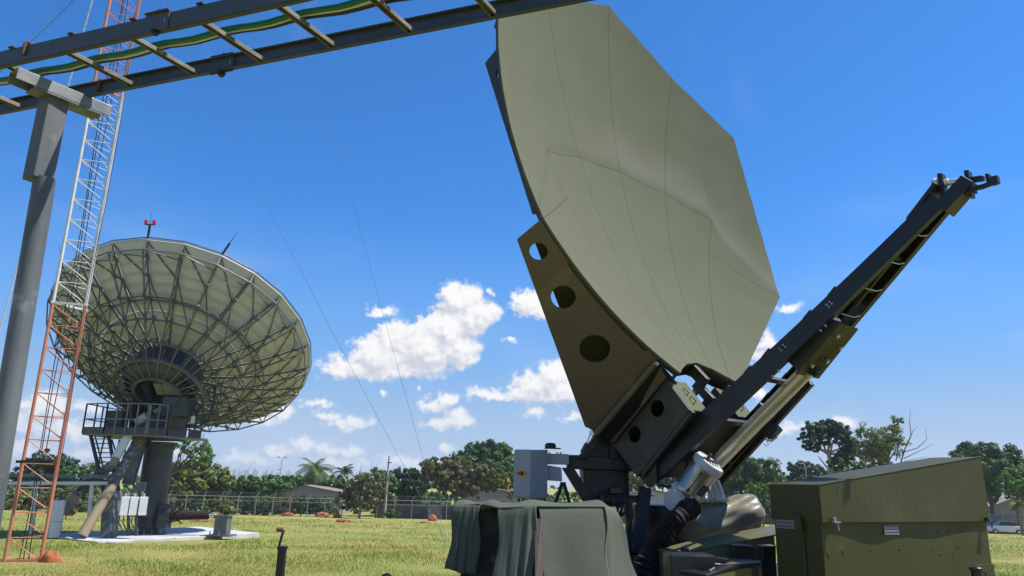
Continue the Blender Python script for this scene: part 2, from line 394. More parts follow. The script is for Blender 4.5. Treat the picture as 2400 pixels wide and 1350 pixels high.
class MB:
    def __init__(self):
        self.v, self.f = [], []

    def add(self, vs, fs):
        o = len(self.v)
        self.v += [V(x) for x in vs]
        self.f += [tuple(i + o for i in f) for f in fs]
        return self

    def box(self, c, x, y, z):
        """centre and three half-axis vectors"""
        c, x, y, z = V(c), V(x), V(y), V(z)
        vs = [c + sx * x + sy * y + sz * z for sz in (-1, 1) for sy in (-1, 1) for sx in (-1, 1)]
        fs = [(0, 2, 3, 1), (4, 5, 7, 6), (0, 1, 5, 4), (2, 6, 7, 3), (0, 4, 6, 2), (1, 3, 7, 5)]
        if x.cross(y).dot(z) < 0:
            fs = [f[::-1] for f in fs]
        return self.add(vs, fs)

    def bar(self, p, q, w, h, up=None):
        p, q = V(p), V(q)
        d = (q - p)
        if up is None:
            x, y = perp(d)
        else:
            x = d.cross(V(up)).normalized()
            y = x.cross(d).normalized()
        return self.box((p + q) / 2, x * (w / 2), d / 2, y * (h / 2))

    def angle(self, p, q, w, t, up=None):
        """L section"""
        p, q = V(p), V(q)
        d = q - p
        if up is None:
            x, y = perp(d)
        else:
            x = d.cross(V(up)).normalized()
            y = x.cross(d).normalized()
        self.box((p + q) / 2 + y * (w / 2), x * (t / 2), d / 2, y * (w / 2))
        return self.box((p + q) / 2 + x * (w / 2 + t / 2), x * (w / 2), d / 2, y * (t / 2))

    def tube(self, p, q, r, r2=None, n=10, caps=True):
        p, q = V(p), V(q)
        r2 = r if r2 is None else r2
        x, y = perp(q - p)
        vs = []
        for c, rr in ((p, r), (q, r2)):
            for i in range(n):
                a = 2 * math.pi * i / n
                vs.append(c + x * (rr * math.cos(a)) + y * (rr * math.sin(a)))
        fs = [(i, (i + 1) % n, n + (i + 1) % n, n + i) for i in range(n)]
        if caps:
            fs += [tuple(range(n))[::-1], tuple(range(n, 2 * n))]
        return self.add(vs, fs)

    def path(self, pts, r, n=6, r2=None):
        pts = [V(p) for p in pts]
        vs = []
        m = len(pts)
        x = None
        for k, p in enumerate(pts):
            d = (pts[min(k + 1, m - 1)] - pts[max(k - 1, 0)])
            if d.length < 1e-9: d = V((0, 0, 1))
            d.normalize()
            if x is None:
                x, _ = perp(d)
            else:
                x = (x - d * x.dot(d)).normalized()
            y = d.cross(x)
            rr = r if r2 is None else r + (r2 - r) * k / (m - 1)
            if isinstance(r, (list, tuple)): rr = r[k]
            for i in range(n):
                a = 2 * math.pi * i / n
                vs.append(p + x * (rr * math.cos(a)) + y * (rr * math.sin(a)))
        fs = [(k * n + i, k * n + (i + 1) % n, (k + 1) * n + (i + 1) % n, (k + 1) * n + i) for k in range(m - 1) for i in range(n)]
        fs += [tuple(range(n))[::-1], tuple(range((m - 1) * n, m * n))]
        return self.add(vs, fs)

    def prism(self, poly, vec):
        """polygon extruded along vec"""
        poly = [V(p) for p in poly]
        vec = V(vec)
        n = len(poly)
        nr = V((0, 0, 0))
        for i in range(n):
            nr += poly[i].cross(poly[(i + 1) % n])
        if nr.dot(vec) < 0:
            poly = poly[::-1]
        vs = poly + [p + vec for p in poly]
        fs = [tuple(range(n))[::-1], tuple(range(n, 2 * n))] + [(i, (i + 1) % n, n + (i + 1) % n, n + i) for i in range(n)]
        return self.add(vs, fs)

    def lathe(self, prof, base, axis, n=24, ref=None, closed=False):
        """profile of (radius, height) about axis"""
        base, axis = V(base), V(axis).normalized()
        x, y = perp(axis)
        vs = []
        for (r, h) in prof:
            for i in range(n):
                a = 2 * math.pi * i / n
                vs.append(base + axis * h + x * (r * math.cos(a)) + y * (r * math.sin(a)))
        m = len(prof)
        fs = [(k * n + i, k * n + (i + 1) % n, (k + 1) * n + (i + 1) % n, (k + 1) * n + i) for k in range(m - 1) for i in range(n)]
        if closed:
            fs += [tuple(range(n))[::-1], tuple(range((m - 1) * n, m * n))]
        return self.add(vs, fs)

    def sheet(self, fn, nu, nv):
        vs = [fn(i / nu, j / nv) for j in range(nv + 1) for i in range(nu + 1)]
        fs = [(j * (nu + 1) + i, j * (nu + 1) + i + 1, (j + 1) * (nu + 1) + i + 1, (j + 1) * (nu + 1) + i) for j in range(nv) for i in range(nu)]
        return self.add(vs, fs)

    def holed(self, outer, holes, fn, vec):
        """flat plate with holes: 2D outlines, fn maps 2D to 3D, vec is the thickness"""
        bm = bmesh.new()
        for loop in [outer] + holes:
            vv = [bm.verts.new((p[0], p[1], 0)) for p in loop]
            for i in range(len(vv)):
                bm.edges.new((vv[i], vv[(i + 1) % len(vv)]))
        bmesh.ops.triangle_fill(bm, use_beauty=True, edges=bm.edges[:], normal=(0, 0, 1))
        bm.verts.index_update()
        p2 = [(v.co.x, v.co.y) for v in bm.verts]
        tris = [tuple(v.index for v in f.verts) for f in bm.faces]
        bm.free()
        vec = V(vec)
        A = [fn(*p) for p in p2]
        n = len(A)
        vs = A + [p + vec for p in A]
        nr = (A[tris[0][1]] - A[tris[0][0]]).cross(A[tris[0][2]] - A[tris[0][0]])
        fl = nr.dot(vec) > 0
        fs = []
        for t in tris:
            a = t[::-1] if fl else t
            b = t if fl else t[::-1]
            fs.append(a)
            fs.append(tuple(i + n for i in b))
        k = 0
        for loop in [outer] + holes:
            m = len(loop)
            for i in range(m):
                a, b = k + i, k + (i + 1) % m
                fs.append((a, b, b + n, a + n))
            k += m
        return self.add(vs, fs)

    def build(self, name, material, parent=None, smooth=None, bevel=0.0, recalc=False, loc=None, seg=2):
        root = parent
        while root is not None and root.parent is not None:
            root = root.parent
        org = V(root.location) if root is not None else (V(loc) if loc is not None else V((0, 0, 0)))
        me = bpy.data.meshes.new(name)
        me.from_pydata([tuple(x - org) for x in self.v], [], self.f)
        if recalc:
            bm = bmesh.new()
            bm.from_mesh(me)
            bmesh.ops.recalc_face_normals(bm, faces=bm.faces)
            bm.to_mesh(me)
            bm.free()
        me.materials.append(MATS[material] if isinstance(material, str) else material)
        o = bpy.data.objects.new(name, me)
        COL.objects.link(o)
        if parent is not None:
            o.parent = parent
        else:
            o.location = org
        if smooth is not None:
            me.polygons.foreach_set('use_smooth', [True] * len(me.polygons))
            if smooth < 180:
                me.set_sharp_from_angle(angle=rad(smooth))
        if bevel:
            md = o.modifiers.new('bevel', 'BEVEL')
            md.width = bevel
            md.segments = seg
            md.limit_method = 'ANGLE'
            md.angle_limit = rad(35)
        return o


def tag(o, label=None, cat=None, group=None, kind=None):
    if label: o['label'] = label
    if cat: o['category'] = cat
    if group: o['group'] = group
    if kind: o['kind'] = kind
    return o


def thing(name, loc, label, cat, group=None):
    o = bpy.data.objects.new(name, None)
    o.empty_display_size = .2
    COL.objects.link(o)
    o.location = loc
    return tag(o, label, cat, group)


def link_part(name, mesh, parent, mtx=None):
    o = bpy.data.objects.new(name, mesh)
    COL.objects.link(o)
    o.parent = parent
    if mtx is not None:
        o.matrix_local = mtx
    return o


def circle(cx, cy, r, n=28):
    return [(cx + r * math.cos(2 * math.pi * i / n), cy + r * math.sin(2 * math.pi * i / n)) for i in range(n)]


def writing(text, size, origin, xdir, ydir, material, parent, name='lettering', align='LEFT'):
    """raised lettering as mesh on a flat plate"""
    cu = bpy.data.curves.new(name, 'FONT')
    cu.body = text
    cu.size = size
    cu.extrude = .0008
    cu.align_x = align
    tmp = bpy.data.objects.new(name, cu)
    COL.objects.link(tmp)
    dg = bpy.context.evaluated_depsgraph_get()
    me = bpy.data.meshes.new_from_object(tmp.evaluated_get(dg))
    bpy.data.objects.remove(tmp, do_unlink=True)
    me.materials.clear()
    me.materials.append(MATS[material])
    x, y = V(xdir).normalized(), V(ydir).normalized()
    z = x.cross(y)
    root = parent
    while root.parent is not None: root = root.parent
    o = V(origin) - V(root.location)
    M = Matrix(((x.x, y.x, z.x, o.x), (x.y, y.y, z.y, o.y), (x.z, y.z, z.z, o.z), (0, 0, 0, 1)))
    me.transform(M)
    return link_part(name, me, parent)


# ---------------------------------------------------------------- ground
def ground_mat():
    m = bpy.data.materials.new('field_grass')
    m.use_nodes = True
    b = NB(m.node_tree)
    nt = m.node_tree
    bs = nt.nodes['Principled BSDF']
    tco = b.node('ShaderNodeTexCoord').outputs['Object']
    c = b.mix(b.smooth(b.noise(tco, .16, 5, .62), .38, .6), (.21, .25, .05), (.33, .28, .09))
    c = b.mix(b.smooth(b.noise(tco, .7, 5, .6), .45, .7, 0, .7), c, (.11, .16, .028))
    c = b.mix(b.smooth(b.noise(tco, 5, 4, .65), .35, .75, 0, .65), c, (.32, .28, .11))
    # bare reddish scuffs
    c = b.mix(b.smooth(b.noise(b.vec('ADD', tco, (31, 7, 0)), .33, 4, .6), .66, .74, 0, .8), c, (.31, .15, .06))
    nt.links.new(c, bs.inputs['Base Color'])
    bs.inputs['Roughness'].default_value = .9
    bs.inputs['Specular IOR Level'].default_value = .15
    bn = b.node('ShaderNodeBump', {'Height': b.math('ADD', b.noise(tco, 7, 5, .7), b.math('MULTIPLY', b.noise(tco, 24, 3, .6), .5)), 'Strength': .8, 'Distance': .12})
    nt.links.new(bn.outputs[0], bs.inputs['Normal'])
    MATS['field_grass'] = m


ground_mat()
mb = MB()
ys = [-400, -60, 0] + [5 * i for i in range(1, 21)] + [140, 250, 600, 1500, 4000, 9000]
xs = [-9000, -2500, -600, -200] + [10 * i for i in range(-10, 11)] + [200, 600, 2500, 9000]
rg = random.Random(3)
for y in ys:
    for x in xs:
        mb.v.append(V((x, y, gz(y) + (rg.uniform(-.04, .04) if 15 < y < 100 else 0))))
nx = len(xs)
for j in range(len(ys) - 1):
    for i in range(nx - 1):
        mb.f.append((j * nx + i, j * nx + i + 1, (j + 1) * nx + i + 1, (j + 1) * nx + i))
ground = tag(mb.build('ground', 'field_grass', smooth=180), kind='structure')


def ground_grass():
    rg = random.Random(11)
    mb = MB()
    vs, fs = mb.v, mb.f
    pads = [(-19.5, -11.2, 28.6, 38.5)]
    n = 0
    while n < 150000:
        # even density in the picture: more blades per square metre close by
        t = rg.random()
        Y = 1.0 / (1 / 16.5 + t * (1 / 80.0 - 1 / 16.5))
        X = rg.uniform(-.76, .80) * Y
        if -19.3 < X < -11.6 and 29.4 < Y < 38: continue
        n += 1
        s = (.7 + Y / 40.0) * (1 + .35 * math.sin(X * .9 + 2 * math.sin(Y * .31)) * math.sin(Y * .7 + X * .23))
        h = rg.uniform(.026, .075) * s * (1.35 if rg.random() < .1 else 1)
        wd = rg.uniform(.006, .014) * s
        a = rg.uniform(0, math.pi)
        lx, ly = rg.uniform(-.7, .7) * h, rg.uniform(-.7, .7) * h
        z = gz(Y) - .03
        dx, dy = math.cos(a) * wd, math.sin(a) * wd
        k = len(vs)
        vs.append((X - dx, Y - dy, z)); vs.append((X + dx, Y + dy, z)); vs.append((X + lx, Y + ly, z + h + .02))
        fs.append((k, k + 1, k + 2))
    me = bpy.data.meshes.new('grass')
    me.from_pydata(vs, [], fs)
    me.materials.append(MATS['grass_blade'])
    o = bpy.data.objects.new('grass', me)
    COL.objects.link(o)
    tag(o, 'short dry green and yellow grass covering the field', 'grass', kind='stuff')


ground_grass()

# ---------------------------------------------------------------- mobile satellite antenna (local frame W across, U up the chord, N along the beam)
AO = V((1.92731168, 6.3, 2.23211863))
AW = V((0.75794113, 0.65232296, 0.0))
AU = V((-0.44942355, 0.52219009, 0.72480065))
AN = V((0.47280411, -0.54935622, 0.68895865))
KP = .11791
ANH = V((AN.x, AN.y, 0)).normalized()


def L(w, u, n): return AO + AW * w + AU * u + AN * n
def dish_n(w, u): return KP * (w * w + u * u)
def S(w, u, off=0.0): return L(w, u, dish_n(w, u) + off)
def loc3(P):
    d = P - AO
    return d.dot(AW), d.dot(AU), d.dot(AN)


ant = thing('satellite_antenna', V((1.5, 6.7, -.2)), 'olive green offset dish antenna with long feed boom raised on the trailer', 'satellite antenna')
B_, C_, D_, E_ = (0, 4.354), (1.897, 3.294), (1.787, 1.384), (.446, .383)


def pix(P):
    d = P - CAM
    z = d.dot(_D)
    return V((1200 + FPX * d.dot(_R) / z, 675 - FPX * d.dot(_U) / z))


def bowed(p, q, n):
    """rim edge between two corners, cut so that it runs straight in space"""
    a, b = V(p), V(q)
    e = (b - a).normalized()
    nr = V((e.y, -e.x))
    if nr.dot((a + b) / 2 - V((0, 2.2))) < 0: nr = -nr
    A3, B3 = pix(S(*a)), pix(S(*b))
    ch = (B3 - A3).normalized()
    out = []
    for i in range(1, n):
        t = i / n
        c = a.lerp(b, t)
        lo, hi = -.02, .35
        def side(k):
            x = pix(S(*(c + nr * k))) - A3
            return x.x * ch.y - x.y * ch.x
        s0_ = side(0)
        if s0_ * side(hi) < 0:
            l_, h_ = 0.0, hi
            for _ in range(40):
                m_ = (l_ + h_) / 2
                if side(m_) * s0_ > 0: l_ = m_
                else: h_ = m_
            k = l_
        else:
            k = 0
        out.append(tuple(c + nr * k))
    return out


K_ = (1.03, 3.905)
BK, KC, CD, DE = bowed(B_, K_, 3), bowed(K_, C_, 3), bowed(C_, D_, 5), bowed(D_, E_, 4)
z0, z1, z2, z3 = (0, 2.744), (1.105, 2.021), (1.303, 2.383), (.683, 2.647)
h0, h1, h2 = (0, .60), (.19, .55), (.36, .45)


def mirror(p): return (-p[0], p[1])


def inset(poly, d):
    n = len(poly)
    ar = sum(poly[i][0] * poly[(i + 1) % n][1] - poly[(i + 1) % n][0] * poly[i][1] for i in range(n))
    sg = 1 if ar > 0 else -1
    out = []
    for i in range(n):
        p0, p1, p2 = poly[i - 1], poly[i], poly[(i + 1) % n]
        a = V((p1[0] - p0[0], p1[1] - p0[1])).normalized()
        b = V((p2[0] - p1[0], p2[1] - p1[1])).normalized()
        n1, n2 = V((-a.y, a.x)) * sg, V((-b.y, b.x)) * sg
        m = (n1 + n2)
        m = m / max(.35, m.dot(n1)) if m.length > 1e-6 else n1
        out.append((p1[0] + m.x * d, p1[1] + m.y * d))
    return out


def curved_panel(poly, off, thick, cuts):
    """polygon in (w,u) laid on the paraboloid with real thickness"""
    bm = bmesh.new()
    f = bm.faces.new([bm.verts.new((p[0], p[1], 0)) for p in poly])
    bmesh.ops.triangulate(bm, faces=[f])
    for _ in range(cuts):
        bmesh.ops.subdivide_edges(bm, edges=bm.edges[:], cuts=1, use_grid_fill=True)
    bm.verts.index_update()
    p2 = [(v.co.x, v.co.y) for v in bm.verts]
    tris = [tuple(v.index for v in fc.verts) for fc in bm.faces]
    bnd = [(e.verts[0].index, e.verts[1].index) for e in bm.edges if e.is_boundary]
    bm.free()
    mb = MB()
    n = len(p2)
    vs = [S(w_, u_, off) for w_, u_ in p2] + [S(w_, u_, off - thick) for w_, u_ in p2]
    fs = []
    for t in tris:
        a, b, c = (p2[i] for i in t)
        ccw = (b[0] - a[0]) * (c[1] - a[1]) - (b[1] - a[1]) * (c[0] - a[0])
        # W x U = which side of N
        up = t if (ccw > 0) == (AW.cross(AU).dot(AN) > 0) else t[::-1]
        fs.append(up)
        fs.append(tuple(i + n for i in up[::-1]))
    for a, b in bnd:
        fs.append((a, b, b + n, a + n))
    mb.add(vs, fs)
    return mb


_r = [B_] + BK + [K_] + KC + [C_] + CD + [D_] + DE + [E_, h2, h1]
outline = _r + [h0] + [mirror(p) for p in _r[:0:-1]]
reflector = curved_panel(inset(outline, .012), -.028, .03, 4).build('reflector', 'olive_dark', ant, smooth=40, recalc=True)
half = [[B_] + BK + [K_, z3, z0], [K_] + KC + [C_] + CD + [D_, z1, z2, z3], [z0, z3, h1, h0], [z3, z2, z1, h2, h1], [z1, D_] + DE + [E_, h2]]
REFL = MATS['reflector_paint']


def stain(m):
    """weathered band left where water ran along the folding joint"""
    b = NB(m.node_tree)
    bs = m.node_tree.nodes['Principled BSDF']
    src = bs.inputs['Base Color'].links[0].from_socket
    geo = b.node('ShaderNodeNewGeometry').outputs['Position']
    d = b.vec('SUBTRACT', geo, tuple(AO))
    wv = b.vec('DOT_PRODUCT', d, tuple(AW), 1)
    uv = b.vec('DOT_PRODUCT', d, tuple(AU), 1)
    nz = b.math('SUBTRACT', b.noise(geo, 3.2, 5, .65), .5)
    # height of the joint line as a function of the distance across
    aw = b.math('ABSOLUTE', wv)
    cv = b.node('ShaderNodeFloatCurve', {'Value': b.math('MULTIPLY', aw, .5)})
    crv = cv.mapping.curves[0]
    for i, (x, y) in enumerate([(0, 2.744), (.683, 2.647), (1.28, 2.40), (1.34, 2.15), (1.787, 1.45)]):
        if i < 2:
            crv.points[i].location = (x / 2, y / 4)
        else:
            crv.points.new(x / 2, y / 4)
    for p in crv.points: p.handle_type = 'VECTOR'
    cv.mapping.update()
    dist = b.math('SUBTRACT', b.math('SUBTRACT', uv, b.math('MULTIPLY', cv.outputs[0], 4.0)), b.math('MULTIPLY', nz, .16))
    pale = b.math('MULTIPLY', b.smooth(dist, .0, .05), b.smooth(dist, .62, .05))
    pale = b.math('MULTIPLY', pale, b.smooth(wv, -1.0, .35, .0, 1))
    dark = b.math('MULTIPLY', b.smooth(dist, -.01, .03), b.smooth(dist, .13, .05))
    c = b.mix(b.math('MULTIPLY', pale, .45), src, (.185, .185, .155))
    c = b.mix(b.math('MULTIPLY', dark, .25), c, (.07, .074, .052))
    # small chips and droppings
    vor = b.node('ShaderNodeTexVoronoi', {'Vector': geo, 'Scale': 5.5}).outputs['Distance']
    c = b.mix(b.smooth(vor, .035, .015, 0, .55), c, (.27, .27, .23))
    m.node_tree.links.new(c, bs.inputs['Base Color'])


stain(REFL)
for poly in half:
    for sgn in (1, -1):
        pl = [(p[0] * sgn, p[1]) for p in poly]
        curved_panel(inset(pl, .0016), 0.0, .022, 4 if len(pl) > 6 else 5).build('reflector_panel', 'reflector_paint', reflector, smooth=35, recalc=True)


# skirt plates behind the rim: near and far side alike
def skirt(p, q, name, pts, holes, material, rim_from, rim_to, both=True, thick=.02):
    """plate standing under the rim edge p->q; pts are (s, n) of the free outline, s measured from p"""
    for sgn in (1, -1):
        a, b = V((p[0] * sgn, p[1])), V((q[0] * sgn, q[1]))
        e = (b - a).normalized()

        def f3(s, n_, a=a, e=e):
            c = a + e * s
            return L(c.x, c.y, n_)
        rim = []
        for i in range(15):
            s = rim_from + (rim_to - rim_from) * i / 14
            c = a + e * s
            rim.append((s, dish_n(c.x, c.y) - .035))
        nv = V((-e.y, e.x))
        if nv.dot(V((-a.x, 0))) < 0: nv = -nv
        vec = (AW * nv.x + AU * nv.y) * thick
        mb = MB()
        mb.holed(list(pts) + rim, [circle(*h) for h in holes], f3, vec)
        mb.build(name, material, ant, recalc=True)


Fm, Gm, Am = (-1.787, 1.384), (-.446, .383), (-1.897, 3.294)
skirt(Fm, Gm, 'side_plate', [(-.02, .545), (-.09, .335), (1.274, -.839), (1.383, -.83), (1.435, .0)],
      [(.11, .337, .075), (.483, .104, .103), (.949, -.155, .13)], 'olive_plate', 1.44, 0.0)
skirt(Fm, Am, 'rim_rib', [(1.62, 1.44), (1.69, 1.235), (.13, .555)], [(1.425, 1.262, .055)], 'olive_dark', .08, 1.62)
skirt((-1.9, 3.29), (0, 4.354), 'top_rib', [(2.12, 2.0), (.1, 1.52)], [], 'olive_dark', .04, 2.14)
# inner web plates of the same box girders
for sgn in (1, -1):
    a, b = V((Fm[0] * sgn, Fm[1])), V((Gm[0] * sgn, Gm[1]))
    e = (b - a).normalized()
    nv = V((-e.y, e.x))
    if nv.dot(V((-a.x, 0))) < 0: nv = -nv
    o2 = a + nv * .22

    def f3(s, n_, o2=o2, e=e):
        c = o2 + e * s
        return L(c.x, c.y, n_)
    rim = []
    for i in range(15):
        s = 1.5 + (.02 - 1.5) * i / 14
        c = o2 + e * s
        rim.append((s, dish_n(c.x, c.y) - .06))
    mbx = MB()
    if sgn == 1:
        pl0 = L(o2.x, o2.y, 0)
        nn3 = AW * nv.x + AU * nv.y
        ee3 = AW * e.x + AU * e.y
        web = []
        for q_ in ((1249, 556), (1402, 965)):
            X_ = hit(q_[0], q_[1], pl0, nn3) - pl0
            web.append((X_.dot(ee3), X_.dot(AN)))
        web_pts = [(min(.0, web[0][0]), max(.45, web[0][1] + .1)), web[0], web[1], (1.5, -.80), (1.52, -.02)]
    mbx.holed(web_pts + rim, [], f3, (AW * nv.x + AU * nv.y) * .02)
    mbx.build('inner_web', 'olive', ant, recalc=True)
# lower closing strip and rounded flange between side plate and hub
for sgn in (1, -1):
    fl = MB()
    fl.tube(L(-.655 * sgn, .50, .02), L(-.70 * sgn, .53, -.83), .028, n=10)
    fl.build('flange', 'olive_plate', ant, smooth=40)
    st = MB()
    st.prism([L(-.60 * sgn, .47, .0), L(-.53 * sgn, .425, -.06), L(-.53 * sgn, .45, -.85), L(-.66 * sgn, .53, -.84)], AW * (.02 * sgn))
    st.build('closing_strip', 'olive_plate', ant)
    gpl = MB()
    gpl.prism([L(-.66 * sgn, .515, .03), L(-.45 * sgn, .41, -.06), L(-.45 * sgn, .44, -.86), L(-.72 * sgn, .55, -.84)], AW * (.02 * sgn))
    gpl.v = [v + AU * -.03 + AW * (.03 * sgn) for v in gpl.v]
    gpl.build('backing_strip', 'black_steel', ant)
    # corner latch with hanging pin
    la = MB()
    la.box(L(-.68 * sgn, .57, -.86), AW * .025, AU * .03, AN * .02)
    la.tube(L(-.70 * sgn, .58, -.88), L(-.70 * sgn, .58, -.88) + V((-.03, 0, -.09)), .006)
    la.build('latch', 'bare_metal', ant)
    gp = MB()
    gp.tube(L(-.70 * sgn, .58, -.88) + V((-.03, 0, -.08)), L(-.70 * sgn, .58, -.88) + V((-.075, 0, -.16)), .016)
    gp.build('latch_grip', 'reddish_oxide', ant, smooth=40)

# hub arms: box sections with lightening holes
for sgn in (1, -1):
    arm = MB()
    w_o = -.5 * sgn

    def f3(a, b, w_o=w_o): return L(w_o, a, b)
    arm.holed([(.43, -.075), (.075, -.10), (.075, -.87), (.455, -.87)], [circle(.324, -.313, .072), circle(.346, -.639, .07)], f3, AW * (.018 * sgn))
    arm.build('hub_side_plate', 'olive_dark', ant, recalc=True)
    inn = MB()
    inn.prism([L(-.23 * sgn, .43, -.075), L(-.23 * sgn, .075, -.10), L(-.23 * sgn, .075, -.87), L(-.23 * sgn, .455, -.87)], AW * (.012 * sgn))
    inn.build('hub_inner_plate', 'black_steel', ant, recalc=True)
    top = MB()
    top.prism([L(-.482 * sgn, .425, -.088), L(-.482 * sgn, .08, -.112), L(-.22 * sgn, .08, -.112), L(-.22 * sgn, .425, -.088)], AN * .014)
    top.build('hub_cover', 'reflector_paint', ant, recalc=True, bevel=.003)
    bkp = MB()
    bkp.prism([L(-.482 * sgn, .432, -.09), L(-.23 * sgn, .432, -.09), L(-.23 * sgn, .452, -.86), L(-.482 * sgn, .452, -.86)], AU * .012)
    bkp.build('hub_back_plate', 'black_steel', ant, recalc=True)
    hd = MB()
    for q in (.19, .29):
        hd.path([L(-.36 * sgn, q - .03, -.09), L(-.36 * sgn, q - .03, -.06), L(-.36 * sgn, q + .03, -.06), L(-.36 * sgn, q + .03, -.09)], .005, 6)
    tag(hd.build('cover_handle', 'reflector_paint', ant, smooth=60), kind='stuff')
    und = MB()
    und.prism([L(-.482 * sgn, .076, -.11), L(-.24 * sgn, .076, -.11), L(-.24 * sgn, .076, -.86), L(-.482 * sgn, .076, -.86)], AU * .012)
    und.build('hub_underside', 'olive_dark', ant, recalc=True)
    end = MB()
    end.prism([L(-.48 * sgn, .08, -.865), L(-.24 * sgn, .08, -.865), L(-.24 * sgn, .44, -.865), L(-.48 * sgn, .44, -.865)], AN * .012)
    end.build('hub_end_plate', 'olive_dark', ant, recalc=True)
    # rail strip along the lower edge of the arm
    rl = MB()
    rl.box(L(-.478 * sgn, .055, -.46), AW * .02, AU * .018, AN * .37)
    rl.build('guide_rail', 'olive_dark', ant, bevel=.003)
# crossing drum and bulkhead between the arms
dr = MB()
dr.prism([L(-.225, .44, -.30), L(.225, .44, -.30), L(.225, .06, -.30), L(-.225, .06, -.30)], AN * -.02)
dr.prism([L(-.225, .46, -.86), L(.225, .46, -.86), L(.225, .46, -.30), L(-.225, .46, -.30)], AU * .015)
dr.build('bulkhead', 'black_steel', ant)
# arched collar at the throat of the dish
col = MB()
for a, b in (((-.44, .40), (-.36, .47)), ((-.36, .47), (-.19, .565)), ((-.19, .565), (0, .615)), ((0, .615), (.19, .565)), ((.19, .565), (.36, .47)), ((.36, .47), (.44, .40))):
    col.prism([S(a[0], a[1], -.01), S(b[0], b[1], -.01), S(b[0], b[1], -.16), S(a[0], a[1], -.16)], AU * .02)
col.build('throat_collar', 'black_steel', ant, recalc=True)
st = MB()
st.box(L(0, .5, -.03), AW * .03, AU * .10, AN * .05)
st.box(L(0, .36, -.10), AW * .028, AU * .12, AN * .04)
st.build('throat_bracket', 'olive_dark', ant, bevel=.006)

# feed boom: two tapering beams that meet at the feed
def beam_w(n): return .45 + (.075 - .45) * (n + .87) / (2.25 + .87)
def beam_top(n): return .163 + (-.141 - .163) * (n + .87) / (2.25 + .87) + .03 * math.sin(math.pi * (n + .87) / 3.12) * -1
def beam_bot(n): return -.052 + (-.262 + .052) * (n + .87) / (2.25 + .87) - .02 * math.sin(math.pi * (n + .87) / 3.12)


NB_ = 16
for sgn in (1, -1):
    bm_ = MB()
    ns = [-.87 + 3.12 * i / NB_ for i in range(NB_ + 1)]
    vs, fs = [], []
    for n_ in ns:
        w_ = beam_w(n_)
        t_, b_ = beam_top(n_), beam_bot(n_)
        if n_ == ns[0]: t_, b_ = t_, b_ + .02
        for (dw, u_) in ((0, t_), (0, b_), (-.055, b_), (-.055, b_ + .012), (-.012, b_ + .012), (-.012, t_ - .012), (-.055, t_ - .012), (-.055, t_)):
            vs.append(L(-(w_ + dw) * sgn, u_, n_))
    for k in range(NB_):
        for i in range(8):
            j = (i + 1) % 8
            fs.append((k * 8 + i, k * 8 + j, (k + 1) * 8 + j, (k + 1) * 8 + i))
    fs += [tuple(range(8)), tuple(range(NB_ * 8, NB_ * 8 + 8))]
    bm_.add(vs, fs)
    beam = bm_.build('boom_beam', 'boom_paint', ant, recalc=True)
    cap = MB()
    for n_ in (.18, .42, .62, 1.05, 1.3):
        cap.box(L(-(beam_w(n_) - .02) * sgn, beam_top(n_) + .004, n_), AW * .022, AU * .006, AN * .045)
    tag(cap.build('pad_strip', 'boom_paint', beam), kind='stuff')
    bo = MB()
    for n_ in (.52, .58, 1.02, 1.07):
        p = L(-(beam_w(n_) - .03) * sgn, beam_bot(n_), n_)
        bo.tube(p, p - AU * .022, .011, .004, n=6)
    for n_ in (.72, .76, 1.2, 1.23):
        for d_ in (.05, .075):
            p = L(-(beam_w(n_) + .001) * sgn, beam_top(n_) - d_, n_)
            bo.tube(p, p - AW * (.006 * sgn), .006, n=6)
    tag(bo.build('bolt', 'bare_metal', beam), kind='stuff')
# root gusset with a drain hole
gs = MB()
gs.prism([L(-.452, .12, -.87), L(-.452, -.03, -.87), L(-.452, -.09, -.78), L(-.452, .10, -.60)], AW * -.012)
gs.build('root_gusset', 'olive_dark', ant)
# cross ties and inner lining of the boom
for n_ in (-.55, -.05, .45, 1.45, 1.75, 2.05):
    wv = beam_w(n_) - .05
    tie = MB()
    tie.box(L(0, beam_bot(n_) + .05, n_), AW * wv, AU * .02, AN * .02)
    tie.build('cross_tie', 'boom_paint', ant, bevel=.004)
lin = MB()
lin.sheet(lambda a, b: L((2 * a - 1) * (beam_w(1.3 + .9 * b) - .012), beam_top(1.3 + .9 * b) - .03, 1.3 + .9 * b), 2, 6)
lin.sheet(lambda a, b: L((2 * a - 1) * (beam_w(1.3 + .9 * b) - .012), beam_top(1.3 + .9 * b) - .045, 1.3 + .9 * b), 2, 6)
lin.build('boom_web', 'boom_paint', ant)
rb = MB()
rb.bar(L(-.02, -.20, 1.3), L(-.01, -.185, 2.2), .03, .03, AU)
rb.build('boom_stiffener', 'olive', ant, bevel=.003)
# equipment box slung under the boom
eb = MB()
eb.prism([L(-.16, -.12, .66), L(.16, -.12, .66), L(.13, -.12, 1.13), L(-.13, -.12, 1.13)], AU * -.13)
ebo = eb.build('boom_box', 'olive_dark', ant, bevel=.006)
lid = MB()
lid.prism([L(-.175, -.253, .64), L(.175, -.253, .64), L(.145, -.253, 1.15), L(-.145, -.253, 1.15)], AU * -.018)
lido = lid.build('box_lid', 'olive', ebo, bevel=.004)
kn = MB()
for (a, b) in ((.06, .82), (.09, .96), (-.08, 1.05), (-.09, .75)):
    p = L(a, -.272, b)
    kn.tube(p, p - AU * .022, .017, n=8)
tag(kn.build('lid_knob', 'bare_metal', lido), kind='stuff')
wr = MB()
rw = random.Random(5)
for i in range(6):
    pts = []
    a0, n0 = rw.uniform(-.12, .12), rw.uniform(1.12, 1.9)
    for k in range(7):
        pts.append(L(a0 * (1 - k / 12) + rw.uniform(-.01, .01), -.19 + rw.uniform(-.02, .02), n0 + k * .06))
    wr.path(pts, .006, 5)
